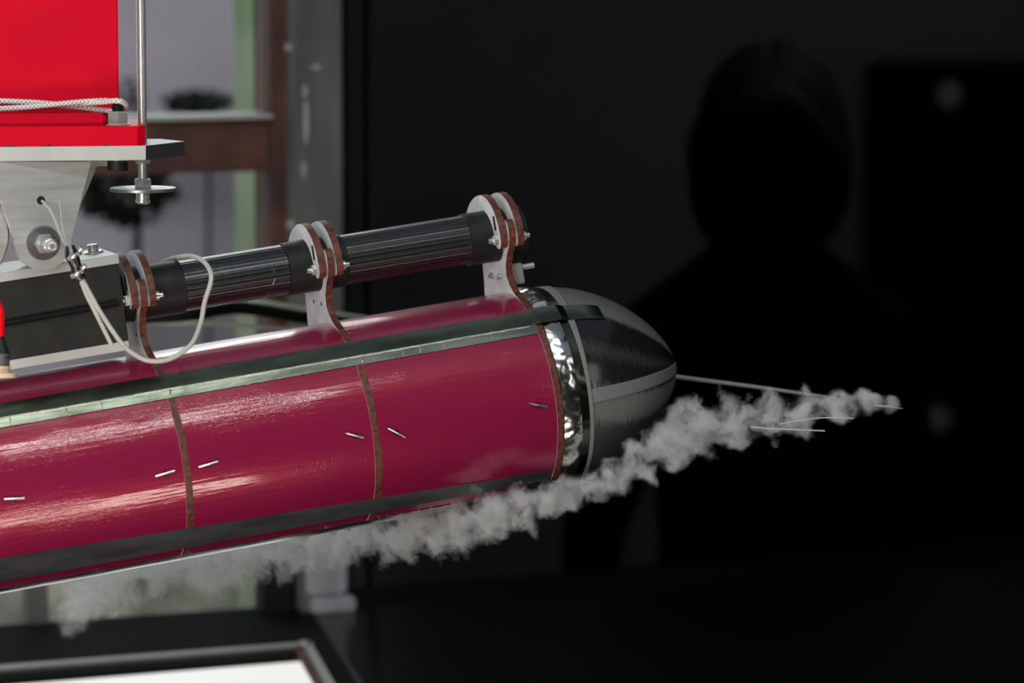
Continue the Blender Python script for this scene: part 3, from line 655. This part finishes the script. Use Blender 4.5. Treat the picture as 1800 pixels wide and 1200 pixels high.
# cotter pins: two legs of wire over a small hole
for (x, y, dx, dy) in ((25, 876, 18, -1), (290, 832, 17, -5), (366, 816, 17, -5), (624, 765, 15, 4), (697, 760, 15, 8), (947, 712, 15, 3)):
    a = hit(x - dx, y - dy, RH + .0011); b_ = hit(x + dx, y + dy, RH + .0011); m_ = hit(x, y, RH + .0016)
    if x < 20: a.x = m_.x - .007
    mb = MB(); sweep(mb, [a, (a + m_) / 2, m_, (m_ + b_) / 2, b_], .0010, 8, smooth=2); pn = mb.build('cotter_pin', 'pin_steel', model, None, True)
    n_ = Vector((0, m_.y, m_.z)).normalized(); q = hit(x, y, RH)
    mb = MB(); cyl(mb, q - n_ * .0006, n_, .0022, .0009, 14); mb.build('hole', 'black_rubber', pn, None, True)
    mb = MB(); lathe(mb, q - n_ * .001, n_, [(0, .0012), (.0028, .0011)], 8); mb.build('eye', 'dark_steel', pn)
# crumpled foil skirt between last rib and nose
def crumple(s, a):
    v = Vector((s * 50 + a * .03, R(a) * 5.0, 2)); v2 = Vector((s * 90 - a * .05, R(a) * 9 + s * 40, 5))
    return .0013 * noise.noise(v) + .0011 * abs(noise.noise(v2 * .8)) + .0004 * noise.noise(v2 * 1.7) - .0002
mb = MB(); shell(mb, .1665, .1815, -175, 185, lambda s, a: RH + .0005 + .0014 * math.sin(math.pi * (s - .1665) / .0175), 28, 520, .0004, 0, 0, crumple); mb.build('foil_skirt', 'crumpled_foil', model, None, True, label='crumpled bright foil skirt behind the nose')
mb = MB(); shell(mb, .1795, .1905, -175, 185, lambda s, a: RH - .0006, 16, 420, .0004, 0, 0, lambda s, a: .35 * crumple(s + 1, a)); mb.build('foil_skirt', 'dark_foil', model, None, True, label='darker foil band next to the nose')
mb = MB(); shell(mb, .138, .172, -78, -58, lambda s, a: RH + .0015 + .004 * max(0, (s - .14)) / .03, 50, 30, .0003, 3, 4, lambda s, a: .0022 * noise.noise(Vector((s * 160, R(a) * 14, 7)))); mb.build('foil_flap', 'crumpled_foil', model, None, True, label='loose crumpled foil flap under the skirt')
# nose
nose = None; mb = MB(); vs = []; uv = []; fs = []; NS, NA = 90, 180
for i in range(NS + 1):
    t = (i / NS); tt = 1 - (1 - t) ** 1.7; s = NB + (NT - NB) * tt; r_ = max(nose_r(s), .0002)
    for k in range(NA + 1):
        a_ = -180 + 360 * k / NA; vs.append((s, -r_ * math.cos(R(a_)), r_ * math.sin(R(a_)))); uv.append((s - NB, k / NA))
w = NA + 1
for i in range(NS):
    for k in range(NA): fs.append((i * w + k, i * w + k + 1, (i + 1) * w + k + 1, (i + 1) * w + k))
fs.append(tuple(range(NA))); mb.add(vs, fs, uv); nose = mb.build('nose_cone', 'sanded_nose', model, None, True, label='pointed black nose cone with grey sanding marks')
mb = MB(); shell(mb, 0, 1, -175, 185, .0845, 1, 1)
mb = MB(); ns_, na_ = 6, 240; vs = []; fs = []
def ringw(a_): return .0036 + .0065 * max(0, math.sin(R(a_ * .9))) ** 2
for i in range(ns_ + 1):
    for k in range(na_ + 1):
        a_ = -175 + 360 * k / na_; s = .1895 + ringw(a_) * i / ns_ if a_ < 100 else .1895 + .008 * i / ns_; r_ = max(nose_r(s), 0) + .0011
        vs.append((s, -r_ * math.cos(R(a_)), r_ * math.sin(R(a_))))
w = na_ + 1
for i in range(ns_):
    for k in range(na_): fs.append((i * w + k, i * w + k + 1, (i + 1) * w + k + 1, (i + 1) * w + k))
mb.add(vs, fs); o = mb.build('nose_band', 'nose_grey_tape', nose, None, True, label='grey tape ring round the nose base'); sd = o.modifiers.new('t', 'SOLIDIFY'); sd.thickness = .0004
mb = MB(); vs = []; fs = []
for i in range(61):
    t = i / 60; s = .1905 + (.3008 - .1905) * (1 - (1 - t) ** 1.5); r_ = max(nose_r(s), .001) + .0006; hw_ = min(1.2, .0062 / max(r_, .004))
    for k in range(9):
        a_ = R(-7.0) + hw_ * (k / 4 - 1) * (1 - .25 * t); vs.append((s, -r_ * math.cos(a_), r_ * math.sin(a_)))
for i in range(60):
    for k in range(8): fs.append((i * 9 + k, i * 9 + k + 1, (i + 1) * 9 + k + 1, (i + 1) * 9 + k))
mb.add(vs, fs); o = mb.build('nose_band', 'nose_grey_tape', nose, None, True, label='grey tape stripe running to the nose tip'); sd = o.modifiers.new('t', 'SOLIDIFY'); sd.thickness = .0004

# ================================================================== mounting beam (B frame)
beam = empty('mounting_beam', BM, 'black square beam with bare aluminium plates above and below, carrying the tube', 'beam')
BY0, BY1 = -.020, .042; BX0, BX1 = -.62, -.1715
mb = MB(); box(mb, (BX0, BY0, .101), (BX1, BY1, .1638), 0, .0006); mb.build('beam_body', 'black_anodised', beam)
mb = MB(); box(mb, (BX0, BY0 - .001, .1638), (BX1 + .0005, BY1 + .001, .1712), 0, .0004); mb.build('top_plate', 'aluminium_edge', beam)
mb = MB(); box(mb, (BX0, BY0 - .001, .0935), (BX1 - .0005, BY1 + .001, .101), 0, .0004); mb.build('bottom_plate', 'aluminium_edge', beam)
mb = MB(); sweep(mb, [(BX0, BY0 - .0012, .1295), (-.35, BY0 - .0012, .1300), (BX1 - .005, BY0 - .0012, .1325)], .0026, 10, smooth=4); mb.build('black_cable', 'black_hose', beam, None, True)
q = BI @ on_plane(165, 450, BM @ Vector((0, .012, 0)), BM.to_3x3() @ Vector((0, 1, 0)))
sc_ = MB(); cyl(sc_, (q.x, .012, .1728), (0, 0, 1), .0044, .0055, 20); sc_ = sc_.build('cap_screw', 'steel', beam, None, True)
mb = MB(); cyl(mb, (q.x, .012, .1712), (0, 0, 1), .0080, .0016, 28); mb.build('washer', 'steel', sc_, None, True)

# ================================================================== red housing and mounting plate (M frame)
def zpx(y): return ml(250, y).z
plate = empty('mounting_plate', MM, 'bare aluminium plate with shade coloured into its chamfered end under the red block', 'plate')
ZB = zpx(281)
out = [(-.36, 0), (0, 0), (.0335, .052), (.016, .088), (-.36, .11)]
mb = MB(); n = len(out); vs = [(x, y, ZB) for x, y in out] + [(x, y, 0) for x, y in out]
mb.add(vs, [tuple(range(n)), tuple(range(n, 2 * n))], None, 0)
for i in range(n): mb.add(vs, [(i, (i + 1) % n, n + (i + 1) % n, n + i)], None, 1 if i == 1 else 0)  # chamfer face turned from the light gets its shade as a dark material
mb.build('plate_body', ['aluminium_edge', 'shaded_end_and_seam'], plate)
c = ml(207, 290, .02); mb = MB(); cyl(mb, (c.x, .02, ZB - .0097), (0, 0, 1), .0083, .0085, 28); bh = mb.build('cap_screw', 'black_rubber', plate, None, True)
mb = MB(); cyl(mb, (c.x, .02, ZB - .0014), (0, 0, 1), .0092, .0014, 28); mb.build('washer', 'steel', bh, None, True)
mb = MB(); box(mb, (-.30, .05, ZB - .008), (-.012, .10, ZB), 0, .001); mb.build('rear_rail', 'aluminium_edge', plate)
red = empty('red_housing', MM, 'glossy red steel block with a thick red base flange, cut off by the picture edge', 'housing')
ZF = zpx(221.5)
mb = MB(); prism(mb, [(-.36, 0, 0.0002), (-.0062, 0, .0002), (0, .0062, .0002), (0, .10, .0002), (-.36, .10, .0002)], (0, 0, ZF)); o = mb.build('base_flange', 'gloss_red', red)
bv = o.modifiers.new('b', 'BEVEL'); bv.width = .0008; bv.segments = 2
x0_ = ml(209, 150, .03).x
mb = MB(); box(mb, (-.36, .03, ZF), (x0_, .095, .45), 0, .0012); mb.build('block', 'gloss_red', red)
mb = MB(); box(mb, (-.36, .016, ZF), (ml(186, 205, .016).x, .03, ml(100, 199, .016).z), 0, .002); mb.build('lip', 'gloss_red', red)
rnd = random.Random(11); mb = MB()
for k in range(16):
    x = ml(rnd.uniform(0, 180), 255).x; w_ = rnd.uniform(.001, .006); h_ = rnd.uniform(.0003, .0012)
    mb.add([(x, -.0002, .0003), (x + w_, -.0002, .0003), (x + w_ * .8, -.0002, .0003 + h_), (x + w_ * .3, -.0002, .0003 + h_ * 1.2)], [(0, 1, 2, 3)])
mb.build('chipped_paint', 'bare_scratch', red)
nx = ml(207, 205, .010); 
mb = MB(); hexnut(mb, (nx.x, .012, ZF + .0008), (0, 0, 1), .0088, .0105); st = mb.build('hex_nut', 'steel', red)
mb = MB(); cyl(mb, (nx.x, .012, ZF), (0, 0, 1), .0098, .0012, 28); mb.build('washer', 'steel', st, None, True)
def thread(mb, p, r, l, pitch=.00125, n=16):
    prof = [(0, r * .8)]; t = 0
    while t < l - pitch: prof += [(t + pitch * .15, r * .86), (t + pitch * .5, r), (t + pitch * .85, r * .86)]; t += pitch
    prof.append((l, r * .8)); lathe(mb, p, (0, 0, 1), prof, n)
mb = MB(); thread(mb, (nx.x, .012, ZF + .011), .0048, .0075, .0013, 20); mb.build('stud', 'black_rubber', st, None, True)
# cord wound round the block
def cp(x, y, off): return MM @ (Vector(ml(x, y, off)))
mb = MB(); pts = [cp(-60, 177, .028), cp(0, 177.5, .026), cp(60, 180, .024), cp(120, 184, .024), cp(170, 180, .018), cp(205, 177, .006), cp(219, 182, .012), cp(220, 192, .020), cp(205, 196, .027), cp(180, 194, .027), cp(140, 188, .0275), cp(90, 184, .0285)]
sweep(mb, pts, .0022, 14, smooth=10)
thing(mb, 'white_cord', 'white_braid', 'white braided cord looped round the stud at the foot of the red block', 'cord')
mb = MB(); pts = [cp(-60, 194, .022), cp(0, 191, .021), cp(50, 188, .019), cp(100, 183, .0185), cp(150, 178.5, .0205), cp(190, 176.5, .017)]
sweep(mb, pts, .0022, 14, smooth=10)
thing(mb, 'white_cord', 'white_braid', 'second strand of white braided cord crossing the front of the red block', 'cord')

# ================================================================== threaded rod with disc
ROFF = .034
rc = ml(251, 300, ROFF); rx = rc.x
rod = empty('threaded_rod', MM, 'long steel threaded rod beside the red block, with nuts and a wide flat disc', 'rod')
def rz(y): return ml(251, y, ROFF).z
mb = MB(); thread(mb, (rx, ROFF, rz(345)), .0040, .22, .00125, 18); mb.build('rod_body', 'steel', rod, None, True)
mb = MB(); hexnut(mb, (rx, ROFF, rz(287)), (0, 0, 1), .0068, rz(281) - rz(287)); mb.build('hex_nut', 'steel', rod)
mb = MB(); hexnut(mb, (rx, ROFF, rz(330)), (0, 0, 1), .0074, rz(314) - rz(330)); mb.build('hex_nut', 'steel', rod)
mb = MB(); cyl(mb, (rx, ROFF, rz(335.5)), (0, 0, 1), .0264, .0026, 64, bev=.0003); mb.build('disc', 'disc_steel', rod, None, True)
mb = MB(); lathe(mb, (rx, ROFF, rz(358)), (0, 0, 1), [(0, .0045), (.0012, .0062), (.003, .0062), (.0035, .0055), (.0085, .0055)], 24); mb.build('end_nut', 'steel', rod, None, True)

# ================================================================== pivot bracket (yawed with the model)
ah = Vector((A.x, A.y, 0)).normalized(); yv = ZZ.cross(ah)
V0 = P(76, 427, 3.005); VM = frame(V0, ah, yv, ZZ); VI = VM.inverted()
def vl(x, y, off=0.0): return VI @ on_plane(x, y, V0 + yv * off, yv)
piv = empty('pivot_bracket', VM, 'tapered aluminium hanger bracket bolted through at its rounded lower end', 'bracket')
def vplate(off, th, dx=0):
    tl, tr = vl(-22 + dx, 284, off), vl(160 + dx, 284, off); r_ = .0225
    pts = [(tl.x, tl.z), (tr.x, tr.z)]
    arcp = [(r_ * math.cos(R(t)) + dx * .0004, r_ * math.sin(R(t)) * .95) for t in range(5, -195, -12)]
    pts += arcp
    mb = MB(); prism(mb, [(x, off, z) for x, z in pts], (0, th, 0)); o = mb.build('side_plate', 'brushed_aluminium', piv)
    bv = o.modifiers.new('b', 'BEVEL'); bv.width = .0012; bv.segments = 2; bv.limit_method = 'ANGLE'
    return o
vplate(0, .009); vplate(.034, .009, 14)
mb = MB(); cyl(mb, (0, -.0016, 0), (0, 1, 0), .0135, .0016, 40); wa = mb.build('washer', 'washer_steel', piv, None, True)
mb = MB(); hexnut(mb, (0, -.0080, 0), (0, 1, 0), .0085, .0065); mb.build('hex_nut', 'steel', piv)
mb = MB(); lathe(mb, (0, -.034, 0), (0, 1, 0), [(.0015, .0018), (.0, .0032), (.0006, .0040), (.008, .0042), (.009, .0056), (.026, .0058)], 24); mb.build('axle', 'steel', piv, None, True)
h_ = vl(72, 352, 0); mb = MB(); cyl(mb, (h_.x, -.0003, h_.z), (0, 1, 0), .0034, .0006, 20); mb.build('hole', 'black_rubber', piv)
hb = vl(-83, 413, .012); mb = MB(); lathe(mb, (hb.x, .012, hb.z), (0, 1, 0), [(0, .030), (.0002, .044), (.003, .0458), (.020, .0458)], 64); mb.build('round_hub', 'brushed_aluminium', piv, None, True)
# string and clip
FT = 2.965
def q3(x, y, d): return P(x, y, d)
mb = MB(); sweep(mb, [q3(74, 353, 2.996), q3(90, 372, 2.985), q3(104, 405, 2.98), q3(116, 432, 2.972)], .0011, 8, smooth=8)
thing(mb, 'thin_string', 'cream_braid', 'thin grey string from the hole in the tapered bracket down to the metal clip', 'string')
mb = MB(); sweep(mb, [q3(104, 352, 2.985), q3(107, 372, 2.98), q3(110, 400, 2.975), q3(117, 425, 2.97), q3(122, 437, 2.968)], .0006, 6, smooth=8)
thing(mb, 'frayed_thread', 'cream_braid', 'hair-thin frayed thread end standing up above the metal clip', 'thread')
clip = empty('wire_clip', I4, 'dark chrome wire clip with two small bolts joining string and cream cord', 'clip')
clip.location = q3(136, 462, FT)
def cc(x, y, d=FT): return q3(x, y, d) - q3(136, 462, FT)
mb = MB(); sweep(mb, [cc(122, 432), cc(126, 448), cc(133, 466), cc(138, 484), cc(145, 492)], [.0036, .0056, .0044, .0056, .0036], 14, smooth=6); mb.build('clip_body', 'dark_steel', clip, None, True)
for (x, y) in ((133, 447), (139, 478)):
    mb = MB(); sweep(mb, [cc(x - 12, y + 8, FT - .003), cc(x - 4, y + 4, FT - .006), cc(x + 5, y - 4, FT - .003)], .0019, 10, smooth=5); mb.build('saddle', 'steel', clip, None, True)
    mb = MB(); a = cc(x - 2, y + 2, FT - .004); d_ = cc(x + 11, y - 12, FT - .006) - a; cyl(mb, a, d_, .0021, d_.length, 14); bb_ = mb.build('clip_bolt', 'steel', clip, None, True)
    mb = MB(); hexnut(mb, a + d_ * .25, d_, .0036, .003); mb.build('nut', 'dark_steel', bb_)
mb = MB(); sweep(mb, [q3(144, 490, FT), q3(157, 514, FT - .003), q3(169, 536, FT - .004), q3(183, 559, FT), q3(199, 583, FT + .001), q3(213, 602, FT + .003), q3(232, 620, 2.972), q3(262, 634, 2.965), q3(300, 630, 2.965), q3(335, 606, 2.972), q3(352, 570, 2.985), q3(360, 530, 2.995), q3(370, 498, 3.0), q3(370, 477, 3.005), q3(356, 458, 3.02), q3(335, 450, 3.05), q3(312, 452, 3.10), q3(296, 457, 3.130), q3(284, 464, 3.145), q3(276, 478, 3.15)], .0019, 12, smooth=10)
thing(mb, 'cream_cord', 'cream_braid', 'cream cord hanging from the clip in a loop over the carbon tube', 'cord')
mb = MB(); sweep(mb, [q3(141, 490, FT - .001), q3(152, 518, FT - .004), q3(164, 542, FT - .004), q3(176, 566, FT - .002), q3(187, 588, FT), q3(197, 608, FT)], .0017, 12, smooth=8)
thing(mb, 'cream_cord', 'cream_braid', 'short cut end of cream cord beside the loop, in front of the black beam', 'cord')

# sensor cable at the picture's edge
cab = empty('sensor_cable', I4, 'cable with red boot and black sleeve plugged into a beige fitting on the model', 'cable'); cab.location = P(6, 650, 2.93)
def ca_(x, y, d=2.93): return P(x, y, d) - P(6, 650, 2.93)
mb = MB(); sweep(mb, [ca_(-14, 520), ca_(-4, 545), ca_(-2, 575), ca_(0, 592)], [.0035, .0048, .0042, .003], 14, smooth=6); mb.build('red_boot', 'red_plastic', cab, None, True)
mb = MB(); sweep(mb, [ca_(-1, 582), ca_(1, 600), ca_(5, 620), ca_(6, 630)], [.0028, .0033, .005, .0055], 14, smooth=6); mb.build('black_sleeve', 'black_rubber', cab, None, True)
mb = MB(); lathe(mb, ca_(5, 648), ca_(5, 622) - ca_(5, 648), [(0, .0052), (.0115, .0056)], 20); mb.build('grey_plug', 'grey_plastic', cab, None, True)
mb = MB(); lathe(mb, ca_(2, 664), ca_(2, 648) - ca_(2, 664), [(0, .0118), (.0035, .0118), (.004, .0068), (.009, .0072)], 24); mb.build('beige_fitting', 'beige_plastic', cab, None, True)

# ================================================================== smoke
mb = MB(); sweep(mb, [P(1150, 655, 3.33), P(1190, 662, 3.33), P(1330, 680, 3.34), P(1470, 700, 3.34)], [.0022, .0020, .0017, .0012], 12, smooth=4)
thing(mb, 'probe_rod', 'dull_rod', 'slim straight metal rod pointing from behind the nose to the smoke', 'rod')
mb = MB(); sweep(mb, [P(1536, 713, 3.17), P(1560, 715, 3.17), P(1587, 718, 3.17)], [.0016, .0014, .0004], 10, smooth=3)
thing(mb, 'smoke_nozzle', 'pin_steel', 'tiny bright nozzle tip at the very start of the smoke trail', 'nozzle')
mb = MB(); sweep(mb, [P(1320, 750, 3.12), P(1350, 753, 3.12), P(1400, 755, 3.12), P(1450, 757, 3.12)], .0006, 6, smooth=4)
thing(mb, 'tuft_thread', 'fine_thread', 'thin pale thread below the smoke, the lower of the two', 'thread')
mb = MB(); sweep(mb, [P(1370, 745, 3.12), P(1410, 738, 3.12), P(1450, 734, 3.12), P(1500, 735, 3.12)], .0005, 6, smooth=4)
thing(mb, 'tuft_thread', 'fine_thread', 'thin pale thread at the smoke edge, the upper of the two', 'thread')
SM = [(1564, 705, 13, 3.17), (1535, 706, 18, 3.17), (1500, 712, 22, 3.17), (1450, 717, 26, 3.17), (1400, 727, 31, 3.17), (1350, 734, 35, 3.17), (1300, 744, 37, 3.16), (1250, 748, 41, 3.15), (1200, 762, 44, 3.14), (1160, 790, 38, 3.13),
      (1110, 820, 31, 3.13), (1060, 848, 28, 3.13), (1000, 874, 26, 3.14), (940, 886, 32, 3.11), (880, 905, 36, 3.12), (820, 918, 38, 3.15), (750, 930, 38, 3.18), (680, 940, 38, 3.2), (620, 948, 36, 3.22), (560, 962, 36, 3.26), (500, 968, 42, 3.3), (430, 975, 46, 3.34), (360, 985, 48, 3.38), (280, 1000, 46, 3.42), (210, 1012, 46, 3.46), (160, 1035, 46, 3.5), (132, 1070, 40, 3.52), (118, 1100, 30, 3.53)]
# turbulent puffs: a density field grown round the trail's centre line
SA = P(1600, 700, 3.20); SB = P(60, 1085, 3.52); sx = (SB - SA); SLEN = sx.length; sx.normalize(); sz = (UP - sx * UP.dot(sx)).normalized(); sy = sz.cross(sx)
SMM = frame(SA, sx, sy, sz); SMI = SMM.inverted()
cl = []; rl = []
pp = [SMI @ P(x, y, d) for x, y, r_, d in SM]; cc_ = catmull(pp, 14); m_ = len(cc_)
for i_, p_ in enumerate(cc_):
    t = i_ / (m_ - 1) * (len(SM) - 1); j = min(int(t), len(SM) - 2); rl.append(lerp(SM[j][2], SM[j + 1][2], t - j) * .00047 * (1 + .20 * math.sin(p_.x * 270 + 1.5 * math.sin(p_.x * 31)) + .12 * noise.noise(Vector((p_.x * 75, 0, 3))))); cl.append(p_)
me = bpy.data.meshes.new('smoke_plume'); me.from_pydata([tuple(p) for p in cl], [(k, k + 1) for k in range(m_ - 1)], []); me.materials.append(MATS['smoke'])
at = me.attributes.new('rad', 'FLOAT', 'POINT'); at.data.foreach_set('value', rl)
o = bpy.data.objects.new('smoke_plume', me); COL.objects.link(o); o.matrix_world = SMM
o['label'] = 'trail of white smoke streaming from the nozzle under the nose and belly'; o['category'] = 'smoke'; o['kind'] = 'stuff'
ng = bpy.data.node_groups.new('smoke_density', 'GeometryNodeTree')
ng.interface.new_socket('Geometry', in_out='INPUT', socket_type='NodeSocketGeometry'); ng.interface.new_socket('Geometry', in_out='OUTPUT', socket_type='NodeSocketGeometry')
L = ng.links.new; gi = ng.nodes.new('NodeGroupInput'); go = ng.nodes.new('NodeGroupOutput')
def N(t, **k):
    n = ng.nodes.new(t)
    for a_, b_ in k.items(): setattr(n, a_, b_)
    return n
def M(op, a, b=None, c=None):
    n = N('ShaderNodeMath', operation=op)
    for q_, v in enumerate((a, b, c)):
        if v is None: continue
        if isinstance(v, (int, float)): n.inputs[q_].default_value = v
        else: L(v, n.inputs[q_])
    return n.outputs[0]
pos = N('GeometryNodeInputPosition').outputs[0]
def noise3(scale, detail, amp, vec):
    n = N('ShaderNodeTexNoise'); n.inputs['Scale'].default_value = scale; n.inputs['Detail'].default_value = detail; L(vec, n.inputs['Vector'])
    s_ = N('ShaderNodeVectorMath', operation='SUBTRACT'); L(n.outputs['Color'], s_.inputs[0]); s_.inputs[1].default_value = (.5, .5, .5)
    m2 = N('ShaderNodeVectorMath', operation='SCALE'); L(s_.outputs[0], m2.inputs[0])
    if isinstance(amp, (int, float)): m2.inputs['Scale'].default_value = amp
    else: L(amp, m2.inputs['Scale'])
    a2 = N('ShaderNodeVectorMath', operation='ADD'); L(vec, a2.inputs[0]); L(m2.outputs[0], a2.inputs[1]); return a2.outputs[0]
ra = N('GeometryNodeInputNamedAttribute', data_type='FLOAT'); ra.inputs['Name'].default_value = 'rad'
def radius_at(vec):
    sn = N('GeometryNodeSampleNearest', domain='POINT'); L(gi.outputs[0], sn.inputs[0]); L(vec, sn.inputs[1])
    si = N('GeometryNodeSampleIndex', data_type='FLOAT', domain='POINT'); L(gi.outputs[0], si.inputs[0]); L(ra.outputs[0], si.inputs['Value']); L(sn.outputs[0], si.inputs['Index']); return si.outputs[0]
r0 = radius_at(pos)
w1 = noise3(46, 1, M('MULTIPLY', r0, 2.3), pos)
w2 = noise3(105, 2, M('MULTIPLY', r0, 1.25), w1)
w3 = noise3(330, 1, M('MULTIPLY', r0, .35), w2)
px_ = N('GeometryNodeProximity', target_element='EDGES'); L(gi.outputs[0], px_.inputs[0])
L(w3, px_.inputs['Sample Position' if 'Sample Position' in px_.inputs else 'Source Position'])
rt = M('DIVIDE', px_.outputs['Distance'], r0)
edge = M('SUBTRACT', 1.0, rt); edge = M('MULTIPLY', edge, 2.6); edge = M('MINIMUM', M('MAXIMUM', edge, 0.0), 1.0)
fn = N('ShaderNodeTexNoise'); fn.inputs['Scale'].default_value = 75; fn.inputs['Detail'].default_value = 4; fn.inputs['Roughness'].default_value = .6; L(w2, fn.inputs['Vector'])
mr = N('ShaderNodeMapRange'); L(fn.outputs[0], mr.inputs[0]); mr.inputs[1].default_value = .42; mr.inputs[2].default_value = .61; mr.inputs[3].default_value = .01; mr.inputs[4].default_value = 1.0
dens = M('MULTIPLY', edge, mr.outputs[0])
spx = N('ShaderNodeSeparateXYZ'); L(pos, spx.inputs[0])
fd = N('ShaderNodeMapRange'); L(spx.outputs[0], fd.inputs[0]); fd.inputs[1].default_value = SLEN * .35; fd.inputs[2].default_value = SLEN * .75; fd.inputs[3].default_value = 1.0; fd.inputs[4].default_value = .60
dens = M('MULTIPLY', dens, fd.outputs[0])
f2 = N('ShaderNodeMapRange'); L(spx.outputs[0], f2.inputs[0]); f2.inputs[1].default_value = SLEN * .90; f2.inputs[2].default_value = SLEN * 1.0; f2.inputs[3].default_value = 1.0; f2.inputs[4].default_value = .1
dens = M('MULTIPLY', dens, f2.outputs[0])
lo = [min(p[k] for p in cl) - .035 for k in range(3)]; hi = [max(p[k] for p in cl) + .035 for k in range(3)]
vc = N('GeometryNodeVolumeCube'); L(dens, vc.inputs['Density']); vc.inputs['Min'].default_value = lo; vc.inputs['Max'].default_value = hi
for k, ax in enumerate('XYZ'): vc.inputs['Resolution ' + ax].default_value = int((hi[k] - lo[k]) / .0015)
sm_ = N('GeometryNodeSetMaterial'); sm_.inputs['Material'].default_value = MATS['smoke']; L(vc.outputs[0], sm_.inputs[0]); L(sm_.outputs[0], go.inputs[0])
md = o.modifiers.new('density', 'NODES'); md.node_group = ng
